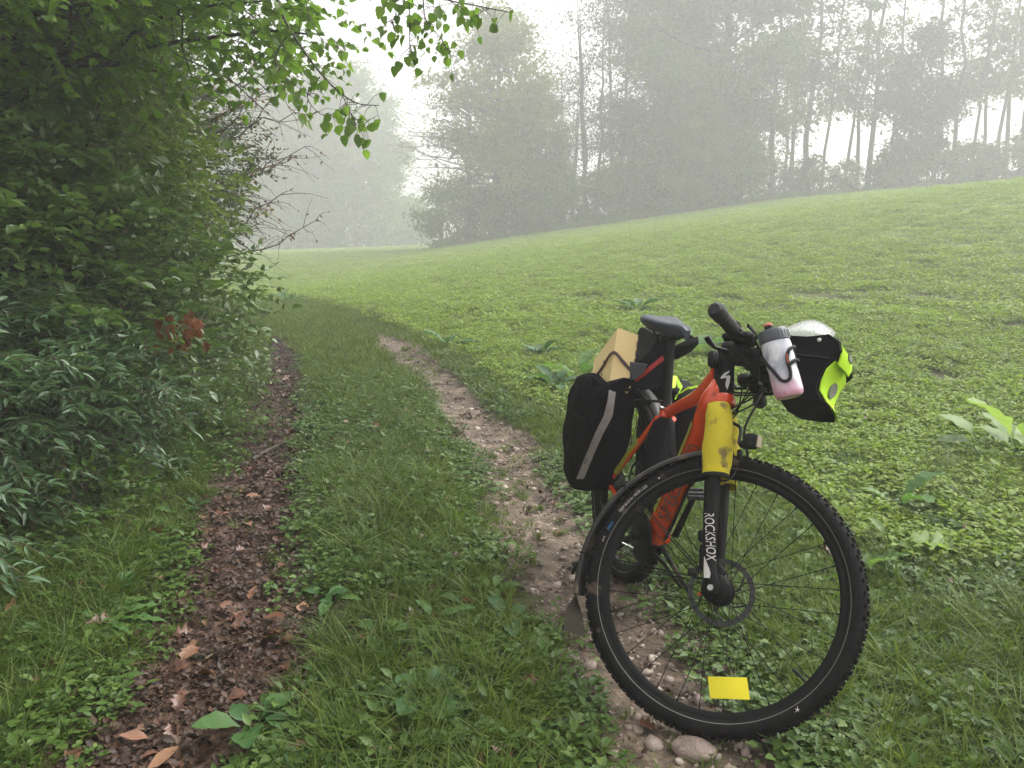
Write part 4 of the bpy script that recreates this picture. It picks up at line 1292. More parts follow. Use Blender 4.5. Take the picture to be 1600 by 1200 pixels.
# bare autumn branches reaching out over the bend of the track
root = empty('bare_branch_shrub', gz(-4.3, 9.8)); tag(root, 'half bare shrub with thin branches and tan leaves reaching right over the far bend', 'shrub')
b0 = np.array(root.location); r = np.random.default_rng(51)
tipsP, tipsD = [], []
for i in range(16):
    st = np.array([-3.7, 9.6 + r.normal(0, .4), .9 + i * .13])
    en = np.array([-2.35 + r.uniform(-.45, .25) - .03 * abs(i - 7), 9.4 + r.normal(0, .6), 1.35 + i * .145 + r.normal(0, .1)])
    c = limb_curve(st, en, .12 * r.uniform(-1, 1), 8, i)
    mb = MB(); mb.tube([tuple(p - b0) for p in c], [.014, .009, .004], 5, cap=False)
    lo = mb.build('branch', M_bark, root, smooth=True)
    for j in range(2, 9):
        for q in range(2):
            d_ = r.normal(0, .17, 3) + np.array([.22, 0, .06 * r.choice([-1, 1])])
            bb = MB(); cc = limb_curve(c[j], c[j] + d_, .03, 3, i * 9 + j * 2 + q); bb.tube([tuple(p - b0) for p in cc], [.004, .0015], 4, cap=False)
            bb.build('twig', M_bark, lo)
            for u in range(4):
                tipsP.append(cc[u]); tipsD.append(d_ + r.normal(0, .3, 3) + np.array([0, 0, -.2]))
tipsP, tipsD = np.array(tipsP), np.array(tipsD)
kp = r.uniform(0, 1, len(tipsP)) < .62
tipsP, tipsD = tipsP[kp], tipsD[kp]
M = frames(tipsD, r.normal(0, .6, tipsD.shape) + np.array([0, 0, 1])) * (.05 * r.uniform(.5, 1.3, len(tipsP)))[:, None, None]
V, F, q = merge(T_ovate[0], T_ovate[1], M, tipsP - b0, r.uniform(0, 1, len(tipsP)))
o = link('foliage', mesh_np('foliage', V, F, M_sparse, q), root); tag(o, kind='stuff')

# cluster of dead oak leaves hanging in the hedge
root = empty('dead_leaf_cluster', P(285, 522, 4.4)); tag(root, 'cluster of rust coloured dead oak leaves hanging in the hedge', 'dead branch')
dv = variants(T_lobed, M_dead, 'leaf')
for i in range(26):
    lo = link('leaf', dv[i % 6], root)
    D = Vector((r.normal(0, .35), r.normal(0, .35), -1)).normalized()
    m3 = frames(np.array([list(D)]), r.normal(0, 1.6, (1, 3)) + np.array([[.3, -1, .3]]))[0] * r.uniform(.05, .085)
    m4 = np.eye(4); m4[:3, :3] = m3; m4[:3, 3] = (r.normal(0, .085), r.normal(0, .06), r.normal(.02, .07))
    lo.matrix_local = Matrix(m4.tolist())
mb = MB(); mb.tube([(-.5, .2, .02), (-.2, .05, .08), (0, 0, .05), (.12, 0, 0)], [.006, .005, .002], 5); mb.build('twig', M_twig, root)
root2 = empty('dead_leaf_cluster', P(225, 487, 5.1)); tag(root2, 'small group of orange dead leaves up left of the rust coloured cluster', 'dead branch')
for i in range(5):
    lo = link('leaf', dv[i % 6], root2)
    m3 = frames(r.normal(0, 1, (1, 3)), r.normal(0, 1, (1, 3)))[0] * r.uniform(.05, .08)
    m4 = np.eye(4); m4[:3, :3] = m3; m4[:3, 3] = (r.normal(0, .05), r.normal(0, .03), r.normal(0, .03)); lo.matrix_local = Matrix(m4.tolist())

# overhanging branches with single leaves (the tree they belong to stands outside the picture)
def hang(name, lab, mains, depth_pts, nleaf, lsize, seed, mat=M_limeleaf):
    root = empty(name, Vector(mains[0][0])); tag(root, lab, 'branch')
    b0 = Vector(mains[0][0]); r = np.random.default_rng(seed)
    vs = variants(T_lime, mat, 'leaf')
    for mi, (pl, rad) in enumerate([(m_[:-1], m_[-1]) for m_ in mains]):
        c = bez([Vector(q) - b0 for q in pl], 6)
        mb = MB(); mb.tube(c, [rad, rad * .6, rad * .25], 6, cap=False)
        bo = mb.build('branch', M_darkbark, root, smooth=True)
        nl = nleaf[mi]
        for i in range(nl):
            t = (i + r.uniform(0, 1)) / nl
            t = depth_pts[mi] + (1 - depth_pts[mi]) * t
            p = c[min(len(c) - 1, int(t * (len(c) - 1)))]
            off = Vector((r.normal(0, .04), r.normal(0, .05), r.normal(-.025, .035)))
            q = p + off
            st = MB(); st.tube([p, p + off * .5 + Vector((0, 0, .012)), q], [.0016, .0011, .0008], 4, cap=False); st.build('leaf_stalk', M_twig, root)
            D = np.array([[r.normal(0, .4), r.normal(0, .4), -1.0 + r.normal(0, .3)]])
            m3 = frames(D, r.normal(0, .8, (1, 3)) + np.array([[0, -1.0, .5]]))[0] * lsize * r.uniform(.6, 1.25)
            m4 = np.eye(4); m4[:3, :3] = m3; m4[:3, 3] = q
            lo = link('leaf', vs[r.integers(0, 6)], root, mat4=Matrix(m4.tolist()))
    return root


hang('hanging_branch', 'long leafy lime branch drooping down to the right below the sky at top left',
     [(P(418, -60, 3.6), P(440, 20, 3.6), P(475, 80, 3.6), P(515, 130, 3.6), P(555, 160, 3.6), P(592, 165, 3.6), .007),
      (P(470, -40, 3.5), P(485, 30, 3.5), P(510, 68, 3.5), P(540, 72, 3.5), .003),
      (P(515, 130, 3.6), P(535, 150, 3.55), P(548, 178, 3.5), P(560, 196, 3.5), P(590, 180, 3.5), .003),
      (P(500, 120, 3.6), P(480, 150, 3.6), P(500, 178, 3.6), P(520, 178, 3.6), .003),
      (P(455, 45, 3.6), P(430, 90, 3.6), P(445, 120, 3.6), P(500, 160, 3.6), .004),
      (P(520, 60, 3.6), P(530, 75, 3.6), P(540, 98, 3.6), .002)],
     [.1, .6, .3, .3, .2, 0], [34, 4, 26, 14, 30, 6], .043, 61)
hang('hanging_branch', 'leafy lime twigs hanging into the picture from the top edge above the pale sky',
     [(P(560, -90, 3.4), P(600, -50, 3.4), P(650, -20, 3.4), P(700, 0, 3.4), P(750, 10, 3.4), P(800, 20, 3.4), .006),
      (P(640, -30, 3.4), P(625, 20, 3.4), P(605, 35, 3.4), P(590, 50, 3.4), .003),
      (P(640, -20, 3.4), P(640, 30, 3.4), P(640, 70, 3.4), P(640, 88, 3.4), .003),
      (P(660, -20, 3.4), P(665, 30, 3.4), P(685, 55, 3.4), P(706, 88, 3.4), .003),
      (P(700, 0, 3.4), P(720, 12, 3.4), P(740, 35, 3.4), .002),
      (P(560, -60, 3.4), P(600, -20, 3.4), P(640, 5, 3.4), P(690, 12, 3.4), .002)],
     [.25, .3, .3, .3, .2, .3], [30, 16, 20, 24, 12, 18], .043, 62)
# ------------------------------------------------------------------ the bicycle
M_tyre = surf_mat('tyre_rubber', (.006, .006, .006), (.012, .011, .011), scale=30, rough=.75, spec=.12, bump=.3, bscale=150, spots=((.09, .065, .045), 14, .62))
M_black = surf_mat('black_metal', (.004, .004, .004), (.008, .008, .008), scale=18, rough=.45, spec=.15, spots=((.05, .04, .03), 10, .66))
M_plastic = surf_mat('black_plastic', (.009, .009, .009), (.015, .015, .015), scale=25, rough=.6, spec=.2, bump=.15, spots=((.07, .05, .035), 9, .60))
M_guard = surf_mat('muddy_mudguard', (.012, .012, .011), (.022, .019, .016), scale=12, rough=.45, spec=.35, spots=((.12, .09, .055), 11, .57))
M_flap = surf_mat('muddy_rubber_flap', (.022, .018, .013), (.04, .032, .022), scale=9, rough=.8, spec=.15, spots=((.085, .065, .04), 16, .6))
M_grip = surf_mat('rubber_grip', (.012, .012, .013), (.02, .02, .02), scale=60, rough=.6, bump=.6, bscale=220)
M_red = surf_mat('red_frame_paint', (.72, .075, .012), (.60, .055, .012), scale=6, rough=.25, spec=.5, coat=.5, spots=((.10, .03, .02), 8, .66))
M_redstrap = surf_mat('red_strap', (.45, .03, .025), scale=30, rough=.6)
M_yel = surf_mat('yellow_green_paint', (.33, .31, .02), (.28, .26, .02), scale=10, rough=.3, spec=.5, spots=((.1, .08, .03), 9, .62))
M_cover = surf_mat('yellow_neoprene', (.62, .52, .03), (.50, .41, .03), scale=9, rough=.75, spec=.2, bump=.5, bscale=25, spots=((.20, .15, .05), 16, .58))
M_fabric = surf_mat('black_fabric', (.0035, .0035, .004), (.007, .007, .0075), scale=20, rough=.9, spec=.04, bump=.35, bscale=45)
M_tarp = surf_mat('black_tarpaulin', (.0035, .0035, .004), (.007, .007, .0075), scale=8, rough=.7, spec=.08, bump=.3, bscale=12)
M_lime = surf_mat('neon_yellow_fabric', (.52, .85, .035), (.48, .78, .03), scale=12, rough=.6, spec=.3)
M_tag = surf_mat('yellow_reflective_tag', (.85, .74, .02), (.80, .68, .02), scale=14, rough=.5, spec=.4, spots=((.35, .26, .05), 13, .70))
M_refl = surf_mat('grey_reflective_tape', (.26, .24, .22), (.36, .34, .31), scale=60, rough=.4, spec=.5, bump=.5, bscale=60)
M_greyref = surf_mat('grey_reflector_print', (.17, .18, .15), (.20, .21, .17), scale=40, rough=.4)
M_silver = surf_mat('silver_metal', (.45, .44, .42), (.35, .34, .33), scale=30, rough=.3, metal=.9)
M_steel = surf_mat('dark_steel', (.10, .10, .10), (.16, .16, .16), scale=30, rough=.35, metal=.8)
M_rotor = surf_mat('brake_rotor_steel', (.035, .035, .036), (.06, .058, .055), scale=30, rough=.5, metal=.3)
M_white = surf_mat('white_print', (.62, .58, .54), (.52, .49, .46), scale=30, rough=.5)
M_greyprint = surf_mat('grey_frame_lettering', (.115, .10, .075), (.095, .08, .06), scale=20, rough=.35)
M_blue = surf_mat('blue_print', (.04, .22, .45), scale=20, rough=.5)
M_saddle = surf_mat('saddle_cover', (.022, .026, .038), (.035, .042, .058), scale=9, rough=.42, spec=.4)
M_card = surf_mat('cardboard', (.82, .64, .32), (.76, .57, .27), scale=5, rough=.8, spec=.15, bump=.15, bscale=60)
M_cord = surf_mat('brown_elastic_cord', (.11, .06, .055), (.07, .04, .038), scale=60, rough=.7)
M_lens = surf_mat('lamp_lens', (.50, .42, .30), (.40, .34, .27), scale=60, rough=.15, spec=.8)
M_orange = surf_mat('orange_reflector', (.6, .12, .03), scale=30, rough=.3)
M_redcap = surf_mat('pale_red_rubber', (.62, .16, .13), scale=30, rough=.5)
M_cap = surf_mat('grey_plastic_cap', (.06, .065, .075), (.085, .09, .10), scale=20, rough=.4)
M_hole = surf_mat('dark_cut', (.02, .012, .008), scale=20, rough=.9)


def bottle_mat():
    m, n, N, L = nodes_of('insulated_bottle_plastic')
    tc = N.new('ShaderNodeTexCoord')
    no = N.new('ShaderNodeTexNoise'); no.inputs['Scale'].default_value = 14; no.inputs['Detail'].default_value = 4; no.inputs['Distortion'].default_value = 1.2
    L.new(tc.outputs['Object'], no.inputs['Vector'])
    r1 = ramp(N, [(.35, (.34, .36, .42)), (.5, (.62, .62, .66)), (.68, (.82, .80, .82))]); L.new(no.outputs['Fac'], r1.inputs[0])
    sp = N.new('ShaderNodeSeparateXYZ'); L.new(tc.outputs['Generated'], sp.inputs[0])
    ma = N.new('ShaderNodeMath'); ma.operation = 'MULTIPLY_ADD'; L.new(no.outputs['Fac'], ma.inputs[0]); ma.inputs[1].default_value = .35; L.new(sp.outputs['Z'], ma.inputs[2])
    r2 = ramp(N, [(.34, (1, 1, 1)), (.62, (0, 0, 0))]); L.new(ma.outputs[0], r2.inputs[0])
    mx = N.new('ShaderNodeMix'); mx.data_type = 'RGBA'
    L.new(r2.outputs[0], mx.inputs['Factor']); L.new(r1.outputs[0], mx.inputs['A']); mx.inputs['B'].default_value = (.66, .33, .43, 1)
    pb = N.new('ShaderNodeBsdfPrincipled'); pb.inputs['Roughness'].default_value = .35; pb.inputs['Specular IOR Level'].default_value = .5
    pb.inputs['Coat Weight'].default_value = .4
    L.new(mx.outputs['Result'], pb.inputs['Base Color'])
    b_ = N.new('ShaderNodeBump'); b_.inputs['Strength'].default_value = .5; b_.inputs['Distance'].default_value = .01
    L.new(no.outputs['Fac'], b_.inputs['Height']); L.new(b_.outputs[0], pb.inputs['Normal'])
    out = N.new('ShaderNodeOutputMaterial'); L.new(pb.outputs[0], out.inputs[0])
    return m


def clear_mat():
    m, n, N, L = nodes_of('clear_map_case')
    pb = N.new('ShaderNodeBsdfPrincipled'); pb.inputs['Base Color'].default_value = (.55, .56, .56, 1); pb.inputs['Roughness'].default_value = .12
    pb.inputs['Specular IOR Level'].default_value = .7
    tr = N.new('ShaderNodeBsdfTransparent')
    ms = N.new('ShaderNodeMixShader'); ms.inputs[0].default_value = .26
    L.new(tr.outputs[0], ms.inputs[1]); L.new(pb.outputs[0], ms.inputs[2])
    out = N.new('ShaderNodeOutputMaterial'); L.new(ms.outputs[0], out.inputs[0])
    return m


M_bottle, M_clear = bottle_mat(), clear_mat()

# --- axes of the turned and leaning front wheel
YAW, LEAN = R(28), R(29)
Ve = Vector((math.cos(YAW), -math.sin(YAW), 0))
Vv = Vector((math.sin(YAW) * math.sin(LEAN), math.cos(YAW) * math.sin(LEAN), math.cos(LEAN)))
Vn = Ve.cross(Vv)
HUB = P(1122, 922, 2.18)
Vs = (Vv * math.cos(R(7.5)) - Ve * math.sin(R(7.5))).normalized()
Vf = (Ve - Vs * Ve.dot(Vs)).normalized()          # forward, square to the steering axis
MW = Matrix(((Ve.x, Vv.x, Vn.x), (Ve.y, Vv.y, Vn.y), (Ve.z, Vv.z, Vn.z)))
MS = Matrix(((Vf.x, Vs.x, Vn.x), (Vf.y, Vs.y, Vn.y), (Vf.z, Vs.z, Vn.z)))


def FK(f, s, n): return HUB + Vf * f + Vs * s + Vn * n


RHUB = P(980, 757, 3.15)
HB, HT = FK(0, .505, 0), FK(0, .615, 0)
hd = (HB - RHUB); hd.z = 0; hd.normalize()
BLEAN = R(5)
side = Vector((hd.y, -hd.x, 0))       # bike's right
if side.x > 0: side = -side
Rn = (side * math.cos(BLEAN) + Vector((0, 0, math.sin(BLEAN)))).normalized()
Ru = Rn.cross(hd)
if Ru.z < 0: Ru = -Ru
MR = Matrix(((hd.x, Ru.x, Rn.x), (hd.y, Ru.y, Rn.y), (hd.z, Ru.z, Rn.z)))
BASE = Vector((.48, 2.5, 0.0))
bike = empty('bicycle', BASE)
tag(bike, 'muddy red and black mountain bike with yellow fork cover parked across the right wheel track', 'bicycle')
OFF = tuple(BASE)


def bb(mb, name, mats, parent=None, smooth=True):
    """build a world-space MB as a child of the bicycle (or of one of its parts placed at the same origin)"""
    return mb.build(name, mats, parent or bike, smooth, offset=OFF)


def BB(f, u, r): return RHUB + hd * f + Ru * u + Rn * r      # point in the frame of the bike's rear


# ---------- wheels
def wheel(parent, origin, M3, hub_r, rotor_side, seed, tag_at=None):
    # local frame: x forward, y up, z towards the bike's right side
    rim = MB(); seg = 96
    prof = [(.303, -.006), (.303, .006), (.311, .0135), (.319, .0145), (.322, .0125), (.317, .010), (.316, 0), (.317, -.010), (.322, -.0125), (.319, -.0145), (.311, -.0135), (.303, -.006)]
    rim.lathe(prof, (0, 0, 0), (0, 0, 1), seg)
    m4 = Matrix.Translation(origin - BASE) @ M3.to_4x4()
    w_ = rim.build('wheel', M_black, parent, True); w_.matrix_local = m4
    ty = MB()
    tp = [(.3175, -.0135), (.322, -.017), (.331, -.0245), (.342, -.0285), (.353, -.0265), (.361, -.019), (.3655, -.008), (.3665, 0), (.3655, .008), (.361, .019), (.353, .0265), (.342, .0285), (.331, .0245), (.322, .017), (.3175, .0135)]
    ty.lathe(tp, (0, 0, 0), (0, 0, 1), 120)
    ty.build('tyre', M_tyre, w_, True)
    kn = MB()
    r = np.random.default_rng(seed)
    for i in range(76):
        a = 2 * math.pi * i / 76
        for (zz, rr, tilt, sz, da) in ((-.021, .3615, -.8, (.010, .006, .006), 0), (.021, .3615, .8, (.010, .006, .006), 0), (-.0075, .3672, -.2, (.012, .0065, .0045), .5), (.0075, .3672, .2, (.012, .0065, .0045), .5), (0, .3682, 0, (.006, .005, .004), 0)):
            aa = a + da * 2 * math.pi / 76
            rad = Vector((math.cos(aa), math.sin(aa), 0)); tan = Vector((-math.sin(aa), math.cos(aa), 0)); ax = Vector((0, 0, 1))
            u = (rad * math.cos(tilt) + ax * math.sin(tilt)); x_ = (ax * math.cos(tilt) - rad * math.sin(tilt))
            Mk = Matrix((tan, x_, u)).transposed()
            Mk = Mk @ Matrix.Rotation(r.uniform(-.25, .25) + (.35 if zz > 0 else -.35) * (abs(zz) < .01), 3, 'Z')
            kn.box(rad * (rr + .001) + ax * zz, sz, Mk)
    tag(kn.build('tread_knobs', M_tyre, w_), kind='stuff')
    # reflective thin line on the sidewall
    ln = MB(); ln.lathe([(.3285, .0236), (.3292, .0242), (.3300, .0246)], (0, 0, 0), (0, 0, 1), 96)
    ln.build('sidewall_line', M_greyref, w_, True)
    hb_ = MB()
    if hub_r > .03:
        hb_.lathe([(.0, .050), (.011, .050), (.011, .044), (.024, .041), (hub_r, .034), (hub_r + .003, .030), (hub_r + .003, .026), (hub_r - .002, .022), (hub_r - .002, -.020), (hub_r + .004, -.024), (hub_r + .004, -.030), (.026, -.034), (.014, -.045), (0, -.045)], (0, 0, 0), (0, 0, 1), 32)
        for k in range(14):
            a = 2 * math.pi * k / 14
            hb_.box((math.cos(a) * (hub_r - .006), math.sin(a) * (hub_r - .006), .0365), (.010, .0015, .002), Matrix.Rotation(a, 3, 'Z'))
    else:
        hb_.lathe([(0, .06), (.010, .06), (.010, .035), (.026, .033), (.026, .029), (.016, .025), (.014, 0), (.016, -.025), (.026, -.029), (.026, -.033), (.010, -.045), (0, -.06)], (0, 0, 0), (0, 0, 1), 24)
    hb_.build('hub', M_black, w_, True)
    ax_ = MB(); ax_.lathe([(0, .0585), (.004, .0585), (.004, .064), (.0075, .064), (.0085, .061), (.0085, .05), (0, .05)], (0, 0, 0), (0, 0, 1), 16)
    ax_.build('axle', M_silver, w_, True)
    # rotor
    ro = MB(); S = 60; zz = rotor_side * .040
    for i in range(S):
        a0, a1 = 2 * math.pi * i / S, 2 * math.pi * (i + 1) / S
        wob = 0
        pts = []
        for z_ in (zz - .0009, zz + .0009):
            for (rr, a) in ((.076 + wob, a0), (.090 + wob, a0), (.090, a1), (.076, a1)):
                pts.append((rr * math.cos(a), rr * math.sin(a), z_))
        ro.add(pts, [(3, 2, 1, 0), (4, 5, 6, 7), (1, 2, 6, 5), (3, 0, 4, 7)])
    for k in range(6):
        a = k * math.pi / 3
        ro.tube([(.022 * math.cos(a), .022 * math.sin(a), zz), (.05 * math.cos(a + .3), .05 * math.sin(a + .3), zz), (.075 * math.cos(a + .75), .075 * math.sin(a + .75), zz)], .003, 5)
    ro.build('brake_rotor', M_rotor, w_, True)
    # spokes: one mesh, copied round
    f_r = hub_r if hub_r > .03 else .025
    for grp in range(4):
        zf = .028 if grp % 2 else -.027
        cross = .75 if grp < 2 else -.75
        off = {0: 0, 1: .5, 2: .25, 3: .75}[grp] * 2 * math.pi / 8
        A_ = Vector((f_r * math.cos(cross * -1.0), f_r * math.sin(cross * -1.0), zf)); B_ = Vector((.305 * math.cos(0), .305 * math.sin(0), zf * .1))
        sp = MB(); sp.tube([A_, A_.lerp(B_, .5), B_], .00115, 5); sp.tube([B_.lerp(A_, .035), B_], .0022, 6)
        me = None
        for k in range(8):
            if me is None:
                o_ = sp.build('spoke', M_black, w_, True); me = o_.data
            else:
                o_ = link('spoke', me, w_)
            o_.matrix_local = Matrix.Rotation(off + k * math.pi / 4, 4, 'Z')
    va = MB(); a = -.63; c, s_ = math.cos(a), math.sin(a)
    va.tube([(.304 * c, .304 * s_, 0), (.262 * c, .262 * s_, 0)], [.003, .0028], 8); va.tube([(.285 * c, .285 * s_, 0), (.262 * c, .262 * s_, 0)], .0045, 8)
    va.build('valve', M_plastic, w_, True)
    return w_


def text_mesh(body, size, mat, name, parent, m4, extr=.0004, bend=None, sx=1.0, spacing=1.0):
    cu = bpy.data.curves.new(name, 'FONT'); cu.body = body; cu.size = size; cu.extrude = extr; cu.align_x = 'CENTER'; cu.align_y = 'CENTER'; cu.space_character = spacing
    cu.resolution_u = 3
    t = bpy.data.objects.new(name, cu); COL.objects.link(t)
    bpy.context.view_layer.update()
    me = bpy.data.meshes.new_from_object(t.evaluated_get(bpy.context.evaluated_depsgraph_get()))
    bpy.data.objects.remove(t); bpy.data.curves.remove(cu)
    for v in me.vertices:
        v.co.x *= sx
        if bend: v.co = bend(v.co.copy())
    me.materials.clear(); me.materials.append(mat)
    return link(name, me, parent, mat4=m4)


fw = wheel(bike, HUB, MW, .036, -1, 1)
rw = wheel(bike, RHUB, MR, .02, -1, 2)


# tyre sidewall lettering (upper left of the front wheel)
def arc_bend(rad, a_mid, z, flip=1):
    def f(c):
        a = a_mid - c.x / rad
        rr = rad + c.y
        return Vector((rr * math.cos(a), rr * math.sin(a), z + c.z - abs(c.y) * .1))
    return f


text_mesh('TEAM BLUE G-ONE 29 x 2.25', .0105, M_white, 'tyre_lettering', fw, Matrix.Identity(4), bend=arc_bend(.3405, R(143), .0292), sx=.82)
text_mesh('•', .02, M_white, 'tyre_lettering', fw, Matrix.Identity(4), bend=arc_bend(.3405, R(127), .0292))
text_mesh('PRO', .0125, M_blue, 'tyre_lettering', fw, Matrix.Identity(4), bend=arc_bend(.3405, R(160), .0292), sx=1.1)
text_mesh('HS 473', .007, M_white, 'tyre_lettering', fw, Matrix.Identity(4), bend=arc_bend(.3405, R(167), .0292), sx=.8)
st = MB()
for k in range(5):
    a = k * 2 * math.pi / 5 + .4
    c_ = Vector((.341 * math.cos(R(-46)), .341 * math.sin(R(-46)), .0292))
    st.add([c_ + Vector((math.cos(a + 1.57), math.sin(a + 1.57), 0)) * .0014, c_ + Vector((math.cos(a), math.sin(a), 0)) * (.010 if k % 2 else .007), c_ + Vector((math.cos(a - 1.57), math.sin(a - 1.57), 0)) * .0014, c_ + Vector((0, 0, .001))], [(0, 1, 3), (1, 2, 3)])
st.build('tyre_emblem', M_white, fw)

# yellow tag threaded between the spokes
tg = MB(); tv_ = []
nn = 12
for i in range(nn + 1):
    x = (i / nn - .5) * .098
    z = .006 * math.sin(i / nn * math.pi) + .010
    for j, y in enumerate((-.026, .026)): tv_ += [(x - (.002 if j else -.002), y, z - .0005), (x - (.002 if j else -.002), y, z + .0005)]
for i in range(nn):
    b_ = i * 4
    tg.add([tv_[b_ + q] for q in (0, 1, 2, 3, 4, 5, 6, 7)], [(1, 5, 7, 3), (0, 2, 6, 4), (2, 3, 7, 6), (0, 4, 5, 1)])
to = tg.build('spoke_tag', M_tag, fw, True)
tloc = MW.transposed() @ (P(1139, 1075, 2.075) - HUB)
to.matrix_local = Matrix.Translation(Vector((tloc.x, tloc.y, .008))) @ Matrix.Rotation(R(12), 4, 'Z')
to['label'] = 'bright yellow reflective tag threaded between the lower spokes'

# ---------- fork
fk = MB()
for sgn in (1, -1):
    n0 = .056 * sgn
    ax = FK(-.004, 0, n0)
    fk.tube([FK(0, -.018, n0), FK(-.002, .0, n0), FK(-.010, .03, n0 * 1.03), FK(-.014, .08, n0 * 1.08), FK(-.012, .18, n0 * 1.12), FK(-.010, .305, n0 * 1.14)], [.012, .021, .019, .0185, .0205, .0225], 16)
    fk.tube([FK(-.010, .30, n0 * 1.14), FK(-.006, .465, n0 * 1.1)], .0165, 14)
fk.tube([FK(-.030, .315, .062), FK(-.044, .345, .04), FK(-.046, .352, 0), FK(-.044, .345, -.04), FK(-.030, .315, -.062)], .011, 10)      # arch
fk.box(FK(-.004, .465, 0), (.032, .03, .10), MS, bev=.008)
fork = bb(fk, 'fork', M_black)
# pale flash and lettering on the lower leg
leg_c = lambda s: FK(-.0125, s, .056 * 1.11)
fdir = (leg_c(.24) - leg_c(.08)).normalized()
nrm = (-leg_c(.16) + Vector((0, 0, CAM_H))); nrm = (nrm - fdir * nrm.dot(fdir)).normalized()
nrm = (nrm * .92 + Vn * .25); nrm = (nrm - fdir * nrm.dot(fdir)).normalized()
xd = fdir.cross(nrm)


def leg_surf(s, w_, lift=.0005):
    rr = .0192 + (s - .08) * .012
    a = w_ / rr
    return leg_c(s) + (nrm * math.cos(a) + xd * -1 * math.sin(a)) * (rr + lift)


# xd*-1: towards picture right when the text runs down the leg
fl = MB()
def strip(mb, rows, lift=.0007):
    V = []
    for s, a, b_ in rows: V += [leg_surf(s, a, lift), leg_surf(s, (a + b_) / 2, lift), leg_surf(s, b_, lift)]
    F = []
    for i in range(len(rows) - 1):
        F += [(i * 3, i * 3 + 1, i * 3 + 4, i * 3 + 3), (i * 3 + 1, i * 3 + 2, i * 3 + 5, i * 3 + 4)]
    mb.add(V, F)
sg_ = 1 if (leg_surf(.15, .01) - leg_surf(.15, -.01)).x > 0 else -1
strip(fl, [(.222, sg_ * -.006, sg_ * .003), (.212, sg_ * -.007, sg_ * .007), (.198, sg_ * .001, sg_ * .010), (.18, sg_ * .007, sg_ * .0135), (.165, sg_ * .011, sg_ * .0155), (.15, sg_ * .0155, sg_ * .016)])
fl = MB()
strip(fl, [(.075, sg_ * -.014, sg_ * -.012), (.06, sg_ * -.014, sg_ * -.006), (.045, sg_ * -.014, sg_ * .001), (.032, sg_ * -.013, sg_ * .005), (.02, sg_ * -.012, sg_ * .003)])
bb(fl, 'fork_decal', M_white, fork)


def leg_bend(c):       # text x runs down the leg
    s = .122 - c.x
    return leg_surf(s, sg_ * (c.y * -1 * -1 if False else c.y) * 1.0, .0009) - BASE


def leg_bend2(c):
    s = .128 - c.x
    return leg_surf(s, sg_ * (c.y - .09 * (s - .128)), .0009 + c.z) - BASE


text_mesh('ROCKSHOX', .037, M_white, 'fork_lettering', fork, Matrix.Identity(4), bend=leg_bend2, sx=.62)
ds = MB(); ds.tube([FK(-.004, -.004, .075), FK(-.004, -.004, .083)], [.0085, .0075], 16); bb(ds, 'axle_cap', M_silver, fork)
ds = MB(); ds.box(FK(-.036, -.02, .06), (.008, .006, .006), MS); bb(ds, 'lockout_knob', M_redstrap, fork)
cal = MB(); cal.box(FK(-.045, .09, -.05), (.035, .075, .03), MS, bev=.006); cal.box(FK(-.05, .145, -.02), (.022, .03, .03), MS, bev=.004)
bb(cal, 'brake_caliper', M_black)


def cover(sgn, w0):
    mb = MB(); V = []; S = 20; rows = 14
    for i in range(rows):
        t = i / (rows - 1); s = .295 + t * .215
        rf = np.interp(t, [0, .05, .35, .6, .85, 1], [.037, .036, .043, .038, .036, .030])
        cf = np.interp(t, [0, .4, 1], [-.004, .002, -.004])
        rn_ = np.interp(t, [0, .5, .85, 1], [.030, .034, .034, .026])
        cn = np.interp(t, [0, .6, 1], [.064 * sgn, .056 * sgn, .038 * sgn])
        for k in range(S):
            a = 2 * math.pi * k / S
            wr = 1 + .05 * math.sin(3 * a + i * .8 + sgn) + .035 * math.sin(7 * a - i * 1.3)
            V.append(FK(cf + math.cos(a) * rf * wr, s + .006 * math.sin(a * 2) * (i == 0), cn + math.sin(a) * rn_ * wr))
    F = []
    for i in range(rows - 1):
        for k in range(S):
            F.append((i * S + k, i * S + (k + 1) % S, (i + 1) * S + (k + 1) % S, (i + 1) * S + k))
    V.append(FK(0, .517, .03 * sgn)); F += [((rows - 1) * S + k, (rows - 1) * S + (k + 1) % S, len(V) - 1) for k in range(S)]
    mb.add(V, F)
    return mb


c1 = bb(cover(1, 0), 'fork_cover', M_cover); c1['label'] = 'dirty yellow neoprene cover wrapped round the upper fork leg'
c2 = bb(cover(-1, 0), 'fork_cover', M_cover)
hm = MB(); hm.lathe([(.036, 0), (.0395, .002), (.0395, .010), (.036, .012)], FK(-.004, .287, .064), Vs, 20); bb(hm, 'hem', M_plastic, c1)
# ---------- head tube, stem, bars
hdm = MB(); hdm.lathe([(.030, 0), (.0345, .004), (.0350, .022), (.033, .030), (.030, .034)], FK(0, .514, 0), Vs, 28); bb(hdm, 'headset_ring', M_red)
ht = MB(); ht.lathe([(.030, 0), (.031, .01), (.0295, .05), (.0285, .095), (.031, .105), (.0, .106)], FK(0, .540, 0), Vs, 28)
head = bb(ht, 'head_tube', M_black)
hn = Vector((0, 0, CAM_H)) - FK(0, .59, 0); hn = (hn - Vs * hn.dot(Vs)).normalized(); hx = Vs.cross(hn)
hn = (hn + hx * .12).normalized(); hx = Vs.cross(hn)
S_pts = [(.013, .027), (-.003, .016), (-.013, .003), (-.011, -.001), (-.004, .0005), (.004, .003), (.0015, -.012), (.001, -.022), (.0065, -.034), (.0125, -.012), (.0145, .009), (.011, .0115), (.0, .0075), (.0005, .0105), (.009, .018)]
lo_ = MB()
def head_surf(x, y, l): a = x / .030; return FK(0, .590, 0) + Vs * y + (hn * math.cos(a) + hx * math.sin(a)) * (.0302 + l)
